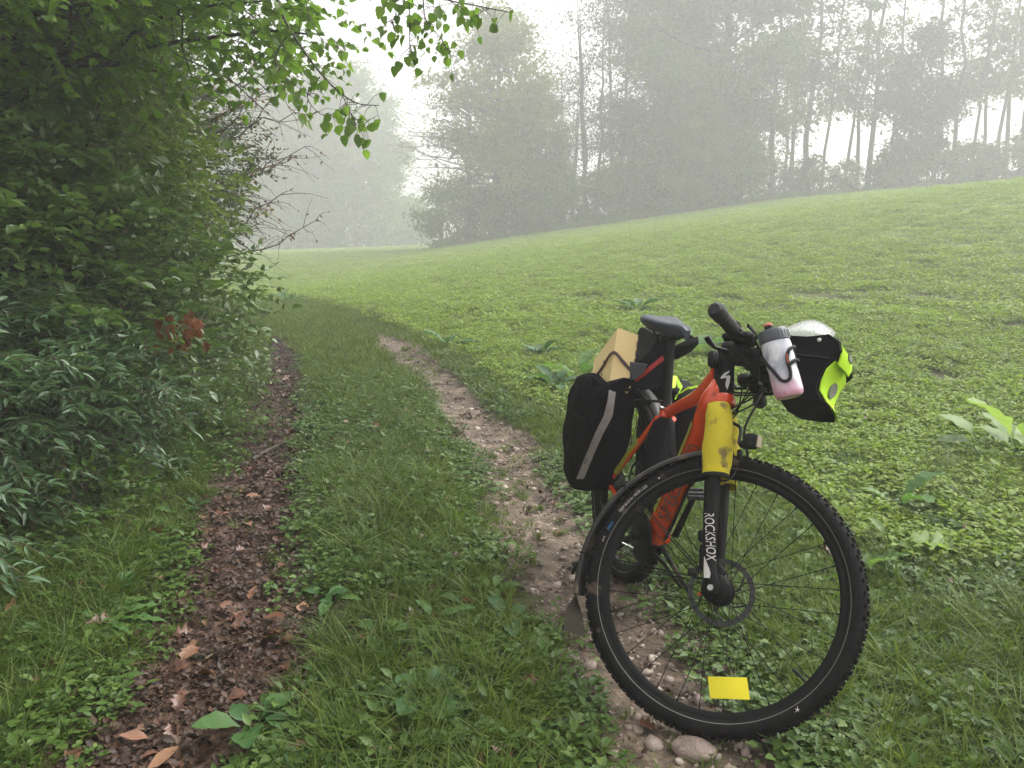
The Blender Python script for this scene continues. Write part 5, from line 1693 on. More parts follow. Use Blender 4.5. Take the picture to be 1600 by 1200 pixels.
tri = [(0, 1, 14), (1, 13, 14), (1, 2, 12), (1, 12, 13), (2, 3, 4), (2, 4, 12), (4, 5, 12), (5, 11, 12), (5, 10, 11), (5, 6, 10), (6, 9, 10), (6, 7, 9), (7, 8, 9)]
lo_.add([head_surf(x, y, .0012) for x, y in S_pts], tri)
bb(lo_, 'emblem', M_white, head, smooth=False)
stm = MB(); CLAMP = FK(.075, .650, 0)
stm.lathe([(0, .035), (.018, .035), (.021, .03), (.021, -.012), (.0, -.012)], FK(0, .66, 0), Vs, 20)
stm.tube([FK(.0, .663, 0), FK(.04, .655, 0), CLAMP], [.018, .016, .019], 12)
stm.box(CLAMP, (.042, .042, .05), MS, bev=.008)
bb(stm, 'stem', M_black)


def BAR(n, f=0, s=0):
    q = abs(n)
    return CLAMP + Vn * n + Vf * (f - .16 * q * q - .02 * q) + Vs * (s - .10 * q * q + .012 * min(1, q / .12))


hbm = MB(); hbm.tube([BAR(-.36 + .72 * i / 24) for i in range(25)], [.011] * 9 + [.0145] * 7 + [.011] * 9, 12)
hbar = bb(hbm, 'handlebar', M_black)
for sgn in (1, -1):
    gm_ = MB(); rows = []
    pts = [BAR(sgn * (.215 + .15 * i / 22)) for i in range(23)]
    rad = [.0185 + (.0012 if i % 2 else 0) + .0025 * (i > 15) for i in range(23)]
    rad[0] = .017; rad[-1] = .017
    gm_.tube(pts, rad, 18)
    gm_.tube([pts[-1], BAR(sgn * .372)], [.0195, .014], 18)
    bb(gm_, 'grip', M_grip, hbar)
    lv = MB()
    lv.box(BAR(sgn * .165, .028, -.012), (.035, .03, .06), MS, bev=.008)
    lv.lathe([(.017, -.014), (.020, -.01), (.020, .01), (.017, .014)], BAR(sgn * .175), Vn, 16)
    lv.box(BAR(sgn * .150, .0, -.035), (.045, .030, .04), MS, bev=.008)
    lv.tube([BAR(sgn * .16, .045, -.015), BAR(sgn * .12, .05, -.03), BAR(sgn * .06, .03, -.06), BAR(sgn * .0, .02, -.09)], .0035, 8)
    lv.box(BAR(sgn * .18, -.006, .026), (.03, .02, .035), MS, bev=.006)
    bb(lv, 'brake_lever_body', M_black, hbar)
    lb = MB(); lb.tube(bez([BAR(sgn * .165, .045, -.01), BAR(sgn * .20, .06, -.018), BAR(sgn * .26, .062, -.022), BAR(sgn * .285, .058, -.02)], 4), [.006, .0055, .005, .0065], 8, flat=.6)
    bb(lb, 'brake_lever', M_plastic, hbar)
    sh = MB(); sh.box(BAR(sgn * .125, -.03, -.02), (.045, .035, .045), MS, bev=.009); sh.tube([BAR(sgn * .15, -.03, -.035), BAR(sgn * .165, -.06, -.03), BAR(sgn * .175, -.075, -.012), BAR(sgn * .182, -.08, -.002)], [.005, .005, .009, .008], 8)
    bb(sh, 'shifter', M_black, hbar)
    sc_ = MB(); sc_.tube([BAR(sgn * .175, .012, .017), BAR(sgn * .175, .014, .021)], .0045, 8); sc_.tube([BAR(sgn * .15, .02, .01), BAR(sgn * .15, .024, .014)], .003, 8)
    bb(sc_, 'clamp_bolt', M_silver, hbar)
mnt = MB(); mnt.box(FK(.105, .64, 0), (.05, .05, .16), MS, bev=.01); mnt.box(FK(.125, .595, 0), (.03, .055, .10), MS, bev=.008); mnt.tube([FK(.03, .675, .05), FK(.03, .675, -.05)], .016, 12)
bb(mnt, 'bag_mount', M_black)
dsp = MB(); dsp.box(FK(.03, .715, .02), (.06, .018, .07), MS, bev=.006); dsp.box(FK(-.02, .64, .055), (.03, .05, .03), MS, bev=.008); bb(dsp, 'display', M_black)

# ---------- frame
BBK = P(1022, 838, 2.74)
SC_ = P(1041, 645, 2.80)
fr = MB()
h0 = FK(-.02, .545, 0)
dt_a, dt_b = FK(-.03, .535, 0), BBK
fr.tube(bez([FK(-.008, .600, 0), FK(-.016, .575, 0), dt_a, dt_a.lerp(dt_b, .12)], 4), [.020, .026, .036, .033], 16)
dt_pts = bez([dt_a, dt_a.lerp(dt_b, .35) + Vector((0, 0, -.012)), dt_b], 6)
fr.tube(dt_pts, [.038, .034, .036, .040], 18, flat=.86)
fr.tube(bez([FK(-.02, .615, 0), P(1092, 618, 2.52), P(1064, 634, 2.68), SC_], 5), [.026, .023, .020, .019], 14, flat=.8)
fr.tube([SC_ + Ru * .01, BBK], [.0185, .019], 14)
fr.lathe([(0, .05), (.024, .05), (.026, .04), (.03, 0), (.026, -.04), (.024, -.05), (0, -.05)], BBK, Rn, 22)
frame = bb(fr, 'frame', M_red)
# chain stays and seat stays
for sgn in (1, -1):
    r0 = .070 * sgn
    drop = BB(-.0, .0, r0)
    cs = MB(); cs.tube(bez([drop + Ru * -.004, drop.lerp(BBK + Rn * .035 * sgn, .35) + Ru * -.006 + Rn * sgn * .0, BBK + Rn * .035 * sgn + Ru * .0], 5), [.010, .0105, .015], 10, flat=.8)
    cs.tube([drop + Ru * .022 + hd * .004, drop - Ru * .018 - hd * .004], [.011, .011], 10)
    bb(cs, 'chain_stay', M_red, frame)
    ss = MB(); top = SC_ + Rn * .028 * sgn - Ru * .02
    ss.tube(bez([drop + Ru * .012, drop.lerp(top, .5) + Rn * .004 * sgn, top], 4), [.009, .0105, .0115], 10)
    so = bb(ss, 'seat_stay', M_red, frame)
    a_, b_ = drop + Ru * .012, top
    ys = MB(); ys.tube([a_.lerp(b_, .16) + Rn * .0012 * sgn, a_.lerp(b_, .40) + Rn * .0034 * sgn, a_.lerp(b_, .66) + Rn * .003 * sgn], [.0126, .0130, .0134], 14)
    bb(ys, 'seat_stay_band', M_yel, so)
# yellow line and lettering on the down tube
dv_ = (dt_b - dt_a).normalized()
dn = Vector((0, 0, CAM_H)) - dt_a.lerp(dt_b, .5); dn = (dn - dv_ * dn.dot(dv_)).normalized()
dx = dv_.cross(dn)
if dx.x < 0: dx = -dx           # picture right


def dt_surf(t, x, lift=.0006):
    i = t * (len(dt_pts) - 1); k = min(int(i), len(dt_pts) - 2); c = dt_pts[k].lerp(dt_pts[k + 1], i - k)
    rr = np.interp(t, [0, .333, .667, 1], [.038, .034, .036, .040])
    a = x / rr
    q = dn * math.cos(a) + dx * math.sin(a)
    return c + q * (rr * 1.0 + lift)


yl = MB(); rows = 14; V = []
for i in range(rows + 1):
    t = .22 + .62 * i / rows
    for x in (-.050, -.041, -.032): V.append(dt_surf(t, x + .0 * t, .0016))
yl.add(V, [(i * 3 + j, i * 3 + j + 1, i * 3 + j + 4, i * 3 + j + 3) for i in range(rows) for j in range(2)])
bb(yl, 'yellow_stripe', M_yel, frame)


def dt_bend(c):
    t = .60 - c.x / (dt_b - dt_a).length
    return dt_surf(t, .002 - c.y * -1 * -1, .0018 + c.z) - BASE


text_mesh('SPECIALIZED', .052, M_greyprint, 'frame_lettering', frame, Matrix.Identity(4), bend=dt_bend, sx=1.0)
ug = MB(); V = []
for i in range(17):
    t = .12 + .85 * i / 16
    for x in (.034, .048, .062): V.append(dt_surf(t, x, .004))
ug.add(V, [(i * 3 + j, i * 3 + j + 1, i * 3 + j + 4, i * 3 + j + 3) for i in range(16) for j in range(2)])
bb(ug, 'down_tube_guard', M_plastic, frame)
bc = MB()
for k in range(3): bc.tube(bez([P(1185 - k * 12, 600, 2.28), P(1150, 640 + k * 4, 2.33), P(1125, 662, 2.40), dt_surf(.3, .035 + k * .002, .006), dt_surf(.9, .04, .008)], 6), .0022, 6, cap=False)
bb(bc, 'cable', M_plastic)

# seat tube clamp, seatpost, saddle
SP = P(1049, 530, 2.86)
sp_ = MB(); sp_.tube([SC_ + Ru * .005, SP], [.0148, .0145], 16); sp_.lathe([(.0185, 0), (.021, .003), (.021, .014), (.0185, .017)], SC_ + Ru * .008, (SP - SC_), 18)
spo = bb(sp_, 'seatpost', M_black)
cl_ = MB(); cl_.tube([SC_ + Ru * .018 + Rn * .03 + hd * .012, SC_ + Ru * .018 - Rn * .03 + hd * .012], .0035, 8)
cl_.lathe([(0, .012), (.007, .01), (.007, 0), (0, 0)], SC_ + Ru * .018 + Rn * .02 + hd * .012, Rn, 10); cl_.lathe([(0, .012), (.007, .01), (.007, 0), (0, 0)], SC_ + Ru * .018 - Rn * .022 + hd * .012, -Rn, 10)
bb(cl_, 'quick_release', M_silver, spo)
rc = MB(); rc.lathe([(.0195, -.02), (.024, -.015), (.024, .006), (.0195, .01)], SC_, (SP - SC_), 18); bb(rc, 'seat_collar', M_red, spo)
sd = MB(); S_C = P(1046, 512, 2.88)
xs = [-.135, -.12, -.09, -.05, 0, .05, .10, .135, .15]
wd = [.040, .066, .074, .070, .052, .034, .024, .020, .010]
tz = [.012, .020, .022, .016, .010, .008, .008, .003, -.006]
K = 18; V = []
for i, (x, w_, z_) in enumerate(zip(xs, wd, tz)):
    for k in range(K):
        a = 2 * math.pi * k / K
        cx, cz = math.cos(a), math.sin(a)
        dip = -.007 * math.exp(-(cx / .28) ** 2) if cz > 0 else 0
        th = .018 if cz > 0 else (.036 if i < 7 else .02)
        V.append(S_C + hd * x + Rn * (w_ * np.sign(cx) * abs(cx) ** .75) + Ru * (z_ + th * cz * (.9 if cz > 0 else 1) + dip))
F = [(i * K + k, i * K + (k + 1) % K, (i + 1) * K + (k + 1) % K, (i + 1) * K + k) for i in range(len(xs) - 1) for k in range(K)]
F += [tuple(range(K)), tuple(range((len(xs) - 1) * K, len(xs) * K))]
sd.add(V, F)
sdo = bb(sd, 'saddle', M_saddle)
rl = MB()
for sgn in (1, -1): rl.tube(bez([S_C + hd * -.10 + Rn * .03 * sgn + Ru * -.005, S_C + hd * -.05 + Rn * .022 * sgn + Ru * -.035, S_C + hd * .04 + Rn * .02 * sgn + Ru * -.035, S_C + hd * .12 + Rn * .006 * sgn + Ru * -.01], 4), .0035, 6)
rl.box(S_C + Ru * -.04, (.05, .025, .05), MR, bev=.005)
bb(rl, 'saddle_rail', M_black, sdo)

# cranks, pedals, kickstand, rear derailleur
cr_ = MB(); ax_r = BBK + Rn * .075
PR = P(912, 888, 2.74); PL = P(1086, 772, 2.70)
cr_.tube([ax_r, PR + (ax_r - PR) * .25], [.013, .010], 10, flat=.6); cr_.lathe([(0, .012), (.085, .006), (.087, .002), (.085, -.002), (.05, -.002), (0, -.004)], BBK + Rn * .045, Rn, 40)
cr_.tube([BBK + Rn * .04, ax_r + Rn * .01], .016, 12)
bb(cr_, 'crank', M_black)
cr2 = MB(); ax_l = BBK - Rn * .075; cr2.tube([ax_l, PL], [.013, .010], 10, flat=.6); bb(cr2, 'crank', M_black)
def pedal(c, mm, ml, w=.09, l=.075):
    mb = MB()
    fx, sx_, uz = hd, Rn, Ru
    for q in (-1, 1):
        mb.box(c + fx * q * l * .5, (.010, .016, w), mm, bev=.003); mb.box(c + sx_ * q * w * .5, (l, .016, .010), mm, bev=.003)
    mb.tube([c - sx_ * w * .5, c + sx_ * w * .5], .009, 8); mb.box(c, (.026, .014, w * .9), mm, bev=.003)
    o_ = bb(mb, 'pedal', ml); return o_
pedal(PL, MR @ Matrix.Rotation(.25, 3, 'Z'), M_plastic, .095, .085); pedal(PR, MR @ Matrix.Rotation(.8, 3, 'Z'), M_plastic, .06)
ks = MB(); f1 = BBK + Ru * -.03 + hd * -.02
ks.box(f1, (.06, .02, .05), MR, bev=.005)
g1 = ghit(1074, 905); g1 = f1 + (g1 - f1) * .97
ks.tube([f1 + Rn * -.03, P(1050, 882, 2.80), P(1076, 925, 2.80)], [.009, .0085, .007], 8, flat=.6)
ks.tube([f1 + Rn * .03, P(1037, 880, 2.72), P(1064, 918, 2.72)], [.008, .0075, .006], 8, flat=.6)
bb(ks, 'kickstand', M_plastic)
dr = MB(); dr.box(BB(-.01, -.05, .085), (.04, .06, .02), MR, bev=.006); dr.box(BB(.01, -.12, .08), (.02, .10, .014), MR, bev=.005)
for q in (-.08, -.165): dr.lathe([(0, .004), (.024, .004), (.024, -.004), (0, -.004)], BB(.012, q, .078), Rn, 14)
bb(dr, 'derailleur', M_black)
cas = MB()
for k in range(9): cas.lathe([(.018, 0), (.048 - k * .0035, 0), (.048 - k * .0035, .0018), (.018, .0018)], BB(0, 0, .024 + k * .0042), Rn, 26)
bb(cas, 'cassette', M_steel)
chn = MB(); chn.tube([BB(.0, .045, .045), BBK + Rn * .048 + Ru * .085], .003, 6); chn.tube([BB(.012, -.19, .078), BBK + Rn * .048 - Ru * .085], .003, 6); bb(chn, 'chain', M_steel)
sl_ = MB(); sl_.tube([P(972, 848, 2.55), P(980, 852, 2.55), P(989, 857, 2.54)], [.003, .003, .005], 8); bb(sl_, 'silver_bit', M_silver)  # small pale silver bit near the crank

# mudguards
def guard(parent, origin, M3, a0, a1, rad0, rad1, w_, mat, name):
    mb = MB(); n = 40; V = []; prof = [(-1, -.012), (-.96, -.004), (-.7, .003), (-.35, .007), (0, .009), (.35, .007), (.7, .003), (.96, -.004), (1, -.012)]
    for i in range(n + 1):
        t = i / n; a = R(a0 + (a1 - a0) * t); rr = rad0 + (rad1 - rad0) * t * t
        for th in (0, -.0022):
            for (z_, dr_) in prof: V.append(Vector(((rr + dr_ + th) * math.cos(a), (rr + dr_ + th) * math.sin(a), z_ * (w_ + th))))
    q = len(prof); F = []
    for i in range(n):
        for k in range(q - 1):
            b_ = i * 2 * q + k
            F.append((b_, b_ + 1, b_ + 2 * q + 1, b_ + 2 * q)); F.append((b_ + q + 1, b_ + q, b_ + 3 * q, b_ + 3 * q + 1))
        for k in (0, q - 1):
            b_ = i * 2 * q + k; F.append((b_, b_ + 2 * q, b_ + 3 * q, b_ + q))
    for i in (0, n):
        for k in range(q - 1): b_ = i * 2 * q + k; F.append((b_, b_ + q, b_ + q + 1, b_ + 1))
    mb.add(V, F)
    o_ = mb.build(name, mat, parent, True); o_.matrix_local = Matrix.Translation(origin - BASE) @ M3.to_4x4()
    return o_


fg = guard(bike, HUB, MW, 93, 193, .379, .398, .032, M_guard, 'mudguard')
guard(bike, RHUB, MR, 20, 200, .383, .388, .033, M_guard, 'mudguard')
fp = MB(); V = []
for i in range(9):
    t = i / 8
    p0 = HUB + MW @ Vector((.402 * math.cos(R(192)), .402 * math.sin(R(192)), 0))
    p1 = P(900, 991, 2.20)
    c_ = p0.lerp(p1, t) + Ve * (-.004 * math.sin(t * math.pi)) + Vn * .012 * t
    w_ = .030 + .004 * t
    out_ = (-Ve + Vn * .75).normalized(); wdir = (Vn * (1 - t) ** 2 * .9 + Ve * (.25 + .75 * t) + Vv * -.06).normalized(); w_ = .028 + .002 * t
    for q in (-1, 0, 1): V.append(c_ + wdir * w_ * q + Vn.cross(Vv) * -.004 * (q == 0))
F = [(i * 3 + k, i * 3 + k + 1, i * 3 + k + 4, i * 3 + k + 3) for i in range(8) for k in range(2)]
fp.add(V, F); fp.add([v + Vector((.002, .003, 0)) for v in V], F)
bb(fp, 'mudguard_flap', M_flap, smooth=True)['label'] = 'muddy brown rubber flap at the end of the front mudguard'
sty = MB()
def gp(a, z, r_=.385): return HUB + MW @ Vector((r_ * math.cos(R(a)), r_ * math.sin(R(a)), z))
E_ = FK(-.04, .05, .07)
for z in (.034, -.034):
    ez = .066 if z > 0 else -.066
    sty.tube([FK(-.03, .03, ez), gp(142, z)], .0019, 6); sty.tube([FK(-.03, .02, ez), gp(176, z, .39)], .0019, 6)
sty.tube([gp(142, .034), gp(142, -.034)], .0019, 6); sty.tube([gp(176, .034, .392), gp(176, -.034, .392)], .0019, 6)
sty.box(gp(142, .034, .386), (.014, .012, .010), MW, bev=.002)
sty.tube([P(1051, 719, 2.42), P(1045, 703, 2.42)], .0026, 6)
bb(sty, 'mudguard_stay', M_black)
sty = MB(); sty.box(FK(-.055, .035, .066), (.024, .02, .014), MS, bev=.004); bb(sty, 'stay_clip', M_plastic)

# headlight with bracket and cables
hl = MB(); LC = P(1178, 690, 2.16)
ld = (Ve * .96 + Vn * .25).normalized(); lu = (Vv - ld * Vv.dot(ld)).normalized(); lr = ld.cross(lu)
ML = Matrix(((ld.x, lu.x, lr.x), (ld.y, lu.y, lr.y), (ld.z, lu.z, lr.z)))
hl.box(LC - ld * .008, (.040, .040, .034), ML, bev=.009)
hl.tube([LC - ld * .03 - lu * .005, P(1158, 697, 2.17)], [.009, .007], 8)
hlo = bb(hl, 'headlight', M_plastic)
ll = MB(); ll.box(LC + ld * .0135, (.006, .034, .028), ML, bev=.0025); bb(ll, 'lens', M_lens, hlo)
br_ = MB(); br_.tube(bez([FK(.02, .47, 0), FK(.05, .45, .0), P(1155, 690, 2.18), P(1160, 697, 2.17)], 4), .005, 8)
br_.box(FK(.05, .36, 0), (.012, .05, .03), MS, bev=.003)
bb(br_, 'lamp_bracket', M_plastic, hlo)
cb = MB()
cb.tube(bez([P(1192, 612, 2.28), P(1180, 635, 2.2), P(1165, 665, 2.18), P(1162, 690, 2.17), P(1163, 702, 2.17)], 6), .0032, 7)
cb.tube(bez([P(1200, 598, 2.3), P(1175, 622, 2.27), P(1148, 636, 2.3), P(1128, 648, 2.36)], 6), .0025, 7)
cb.tube(bez([P(1200, 605, 2.3), P(1180, 630, 2.27), P(1150, 645, 2.3), P(1125, 655, 2.36)], 6), .0025, 7)
cb.tube(bez([P(1166, 700, 2.17), P(1168, 712, 2.17), P(1165, 722, 2.19)], 4), .0035, 6)
cb.tube(bez([P(1152, 730, 2.2), P(1145, 745, 2.15), P(1130, 760, 2.12), P(1125, 800, 2.12), P(1130, 860, 2.11)], 5), .0012, 5)
bb(cb, 'cable', M_plastic)
cu_ = MB(); cu_.tube(bez([CLAMP + Vn * .1, CLAMP + Vf * .10 + Vs * -.01 + Vn * .08, CLAMP + Vf * .1 + Vs * -.09, FK(-.04, .55, .03)], 6), .0028, 7)
cu_.tube(bez([CLAMP + Vn * -.1, CLAMP + Vf * .11 + Vs * -.02 + Vn * -.05, CLAMP + Vf * .08 + Vs * -.10, FK(-.05, .56, -.02)], 6), .0028, 7)
bb(cu_, 'brake_cable', M_plastic)

# luggage rack
rk = MB()
RT = .43
for sgn in (1, -1):
    rk.tube([BB(.16, RT - .03, .06 * sgn), BB(.05, RT, .065 * sgn), BB(-.24, RT, .065 * sgn)], .005, 8)
    for f_ in (.06, -.08, -.2): rk.tube([BB(0, .02, .078 * sgn), BB(f_, RT - .10, .078 * sgn), BB(f_, RT, .066 * sgn)], .0045, 8)
    rk.tube([BB(.16, RT - .03, .06 * sgn), SC_ + Ru * -.03 + Rn * .025 * sgn], .004, 6)
for f_ in (.12, 0, -.12, -.24): rk.tube([BB(f_, RT, .065), BB(f_, RT, -.065)], .0045, 6)
rk.tube([SC_ + Ru * .03 + Rn * .10 - hd * .05, SC_ + Ru * .03 - Rn * .02 - hd * .05], .005, 8); rk.box(SC_ + Ru * .028 + Rn * .055 - hd * .05, (.028, .024, .03), MR, bev=.004)
bb(rk, 'luggage_rack', M_black)


# ---------- things carried by the bicycle (things of their own)
def hull_bag(outline, t0, t1, puff=.02, rows=5, taper=.88):
    """closed bag: outline [(f,u)] in the bike's side plane, from lateral t0 (inner) to t1 (outer)"""
    c_f = sum(p[0] for p in outline) / len(outline); c_u = sum(p[1] for p in outline) / len(outline)
    fine = bez([Vector((p[0], p[1], 0)) for p in outline] + [Vector((outline[0][0], outline[0][1], 0))], 3)[:-1]
    V = []; n = len(fine)
    for i in range(rows + 1):
        t = i / rows
        lat = t0 + (t1 - t0) * (.5 - .5 * math.cos(t * math.pi))
        sc = 1 - (1 - taper) * (abs(2 * t - 1) ** 3)
        for k, p in enumerate(fine):
            wob = .004 * math.sin(k * 1.7 + i * 2.1)
            V.append(BB(c_f + (p.x - c_f) * sc, c_u + (p.y - c_u) * sc + wob * .6, lat + wob))
    F = [(i * n + k, i * n + (k + 1) % n, (i + 1) * n + (k + 1) % n, (i + 1) * n + k) for i in range(rows) for k in range(n)]
    for i, s_ in ((0, 1), (rows, -1)):
        V.append(BB(c_f, c_u, (t0 if i == 0 else t1) + (puff if i else 0))); m_ = len(V) - 1
        F += [(m_, i * n + (k + 1) % n, i * n + k) if s_ > 0 else (m_, i * n + k, i * n + (k + 1) % n) for k in range(n)]
    return V, F


def place(mb, name, mats, label, cat, base, smooth=True, sub=0):
    o_ = mb.build(name, mats, None, smooth, offset=tuple(base)); o_.location = base; tag(o_, label, cat)
    if sub:
        md_ = o_.modifiers.new('round', 'SUBSURF'); md_.levels = md_.render_levels = sub
    return o_


# right pannier
rp_ = MB()
rp_.add(*hull_bag([(.05, .40), (.125, .375), (.11, .22), (.045, .06), (.0, -.025), (-.10, -.04), (-.17, .02), (-.22, .16), (-.19, .32), (-.10, .41)], .045, .215, .012))
pb_ = BB(-.06, -.05, .15)
pan = place(rp_, 'pannier', M_fabric, 'black fabric pannier with a grey reflective strip on the right side of the rear wheel', 'pannier', pb_)


def plate(polypx, d, thick, name, mat, parent, base, dirv=None):
    """thin solid cut to an outline given as (px,py) or (px,py,d)"""
    pts = [P(*(q if len(q) == 3 else (q[0], q[1], d))) for q in polypx]
    n_ = (dirv or FWD)
    mb = MB(); k = len(pts)
    V = pts + [p + n_ * thick for p in pts]
    F = [tuple(range(k)), tuple(range(2 * k - 1, k - 1, -1))] + [(i, k + i, k + (i + 1) % k, (i + 1) % k) for i in range(k)]
    mb.add(V, F)
    return mb.build(name, mat, parent, False, offset=tuple(base))


from mathutils.bvhtree import BVHTree


def drape(obj, pxgrid, lift, name, mat, parent, smooth=True, thick=.002):
    """patch that lies on the surface of obj: grid of photo pixels pxgrid[row][col]"""
    bpy.context.view_layer.update()
    mw = Matrix.Translation(obj.location) if obj.parent is None else Matrix.Translation(BASE)
    t = BVHTree.FromPolygons([mw @ v.co for v in obj.data.vertices], [tuple(p.vertices) for p in obj.data.polygons])
    o_ = Vector((0, 0, CAM_H)); rows = []
    lastd = None; pts = []
    for row in pxgrid:
        r_ = []
        for (px, py) in row:
            d_ = (P(px, py, 1) - o_)
            hit = t.ray_cast(o_, d_.normalized())
            if hit[0] is None:
                nr = t.find_nearest(P(px, py, lastd or 2.2)); q, n_ = nr[0], nr[1]
            else: q, n_ = hit[0], hit[1]
            if n_.dot(d_) > 0: n_ = -n_
            lastd = (q - o_).dot(FWD)
            r_.append((q, n_))
        rows.append(r_)
    mb = MB(); nc = len(rows[0]); V = []
    for l in (lift, lift - thick):
        for r_ in rows:
            for q, n_ in r_: V.append(q + n_ * l)
    half = len(rows) * nc; F = []
    for i in range(len(rows) - 1):
        for k in range(nc - 1):
            a_ = i * nc + k
            F.append((a_, a_ + 1, a_ + nc + 1, a_ + nc)); F.append((half + a_, half + a_ + nc, half + a_ + nc + 1, half + a_ + 1))
    for i in range(len(rows) - 1):
        for k in (0, nc - 1): a_ = i * nc + k; F.append((a_, a_ + nc, half + a_ + nc, half + a_))
    for i in (0, len(rows) - 1):
        for k in range(nc - 1): a_ = i * nc + k; F.append((a_, a_ + 1, half + a_ + 1, half + a_))
    mb.add(V, F)
    return mb.build(name, mat, parent, smooth, offset=tuple(parent.matrix_world.translation if parent.parent is None else BASE))


def grid4(tl, tr, br, bl, nr, nc):
    out = []
    for i in range(nr + 1):
        v = i / nr; r_ = []
        for k in range(nc + 1):
            u = k / nc
            a_ = (tl[0] * (1 - u) + tr[0] * u, tl[1] * (1 - u) + tr[1] * u); b_ = (bl[0] * (1 - u) + br[0] * u, bl[1] * (1 - u) + br[1] * u)
            r_.append((a_[0] * (1 - v) + b_[0] * v, a_[1] * (1 - v) + b_[1] * v))
        out.append(r_)
    return out


def rib(path, nr=6):
    """path [(x0,x1,y)...] -> grid between left and right edges"""
    out = []
    ys = [p[2] for p in path]
    for i in range(len(path) * nr):
        y = ys[0] + (ys[-1] - ys[0]) * i / (len(path) * nr - 1)
        xa = float(np.interp(y, ys, [p[0] for p in path])); xb = float(np.interp(y, ys, [p[1] for p in path]))
        out.append([(xa, y), ((xa + xb) / 2, y), (xb, y)])
    return out


bpy.context.view_layer.update()
drape(pan, rib([(952, 963, 605), (949, 960, 628), (943, 957, 650), (930, 943, 676), (920, 932, 700), (901, 912, 748)]), .002, 'reflective_strip', M_refl, pan)
drape(pan, grid4((918, 594), (948, 606), (926, 664), (893, 640), 8, 6), .007, 'mesh_pocket', M_fabric, pan, thick=.005)
drape(pan, grid4((893, 638), (926, 662), (926, 667), (893, 643), 1, 8), .010, 'pocket_hem', M_tarp, pan, thick=.005)

solid_top = [(925, 589, 2.955), (945, 606, 2.945), (957, 599, 2.935), (976, 592, 2.93), (994, 593, 2.93), (996, 603, 2.93), (985, 612, 2.93), (962, 612, 2.94), (944, 618, 2.95), (926, 608, 2.96)]
pts_ = [P(*q) for q in solid_top]; n_ = len(pts_); c_ = sum(pts_, Vector()) / n_; mbf = MB(); V = []
for s_, t in [(.96, 0), (1.0, .012), (1.0, .06), (.9, .09)]:
    for p in pts_: V.append(c_ + (p - c_) * s_ + Vector((0, t, 0)))
mbf.add(V, [(i * n_ + k, i * n_ + (k + 1) % n_, (i + 1) * n_ + (k + 1) % n_, (i + 1) * n_ + k) for i in range(3) for k in range(n_)] + [tuple(range(n_)), tuple(range(3 * n_, 4 * n_))])
mbf.build('pocket_rim', M_fabric, pan, True, offset=tuple(pan.location))

# left pannier, seen between seatpost and head tube
lp = MB(); lp.add(*hull_bag([(.06, .40), (.14, .385), (.16, .22), (.12, .05), (.04, -.02), (-.12, -.03), (-.18, .05), (-.18, .36), (-.10, .41)], -.085, -.235, -.012))
lpan = place(lp, 'pannier', M_tarp, 'black pannier with neon yellow edges on the far side of the rear wheel', 'pannier', BB(-.04, .2, -.16))
bpy.context.view_layer.update()
drape(lpan, [[(1046, 578), (1062, 570)], [(1046, 590), (1060, 580)], [(1048, 604), (1057, 592)], [(1046, 618), (1056, 606)]], .010, 'neon_panel', M_lime, lpan, thick=.004)
drape(lpan, [[(1082, 571), (1082, 573)], [(1094, 570), (1096, 575)], [(1106, 570), (1106, 580)], [(1116, 571), (1111, 588)], [(1118, 584), (1112, 596)], [(1116, 596), (1111, 602)]], .010, 'neon_panel', M_lime, lpan, thick=.004)
drape(lpan, grid4((1096, 665), (1114, 665), (1108, 708), (1092, 708), 4, 3), .010, 'neon_panel', M_lime, lpan, thick=.004)

# black bag strapped to the seat tube
fb = MB(); V = []; K = 16
secs = [(1040, 652, 2.78, .020, .020), (1038, 660, 2.775, .036, .030), (1034, 680, 2.77, .046, .038), (1030, 710, 2.75, .054, .042), (1030, 745, 2.74, .056, .044), (1030, 780, 2.735, .052, .042), (1028, 800, 2.73, .034, .034)]
for i, (px, py, d, ra, rb) in enumerate(secs):
    for k in range(K):
        a = 2 * math.pi * k / K
        wr = 1 + .05 * math.sin(2 * a + i) + .04 * math.sin(5 * a - i * 2)
        V.append(P(px, py, d) + Rn * (math.cos(a) * ra * wr) + hd * (math.sin(a) * rb * wr))
F = [(i * K + k, i * K + (k + 1) % K, (i + 1) * K + (k + 1) % K, (i + 1) * K + k) for i in range(len(secs) - 1) for k in range(K)] + [tuple(range(K)), tuple(range((len(secs) - 1) * K, len(secs) * K))]
fb.add(V, F)
fbag = place(fb, 'frame_bag', M_tarp, 'black wrinkled cloth bag wrapped round the seat tube of the bicycle', 'bag', P(1032, 720, 2.75))
sb = MB(); sb.tube([P(1030, 712, 2.70), P(1040, 690, 2.70), P(1042, 672, 2.72)], .0015, 5); sb.build('drawstring', M_plastic, fbag, True, offset=tuple(fbag.location))
fb2 = MB(); V = []
secs = [(985, 800, 2.9, .03, .02), (982, 830, 2.9, .05, .03), (978, 870, 2.92, .05, .03), (972, 892, 2.94, .03, .02)]

# bag on the rack behind the saddle, with its red stripe
def solid(name, front, d0, back_off, mat, label=None, cat=None, parent=None):
    pts = [P(*q) for q in front]
    n = len(pts); c_ = sum(pts, Vector()) / n
    mb = MB(); V = []
    lay = [(.94, .0), (1.0, .12), (1.0, .88), (.94, 1.0)]
    for s_, t in lay:
        for p in pts: V.append(c_ + (p - c_) * s_ + back_off * t)
    F = [(i * n + k, i * n + (k + 1) % n, (i + 1) * n + (k + 1) % n, (i + 1) * n + k) for i in range(3) for k in range(n)] + [tuple(range(n)), tuple(range(3 * n, 4 * n))]
    mb.add(V, F)
    if parent is None: return place(mb, name, mat, label, cat, c_ + back_off * .5)
    return mb.build(name, mat, parent, True, offset=tuple(parent.location))


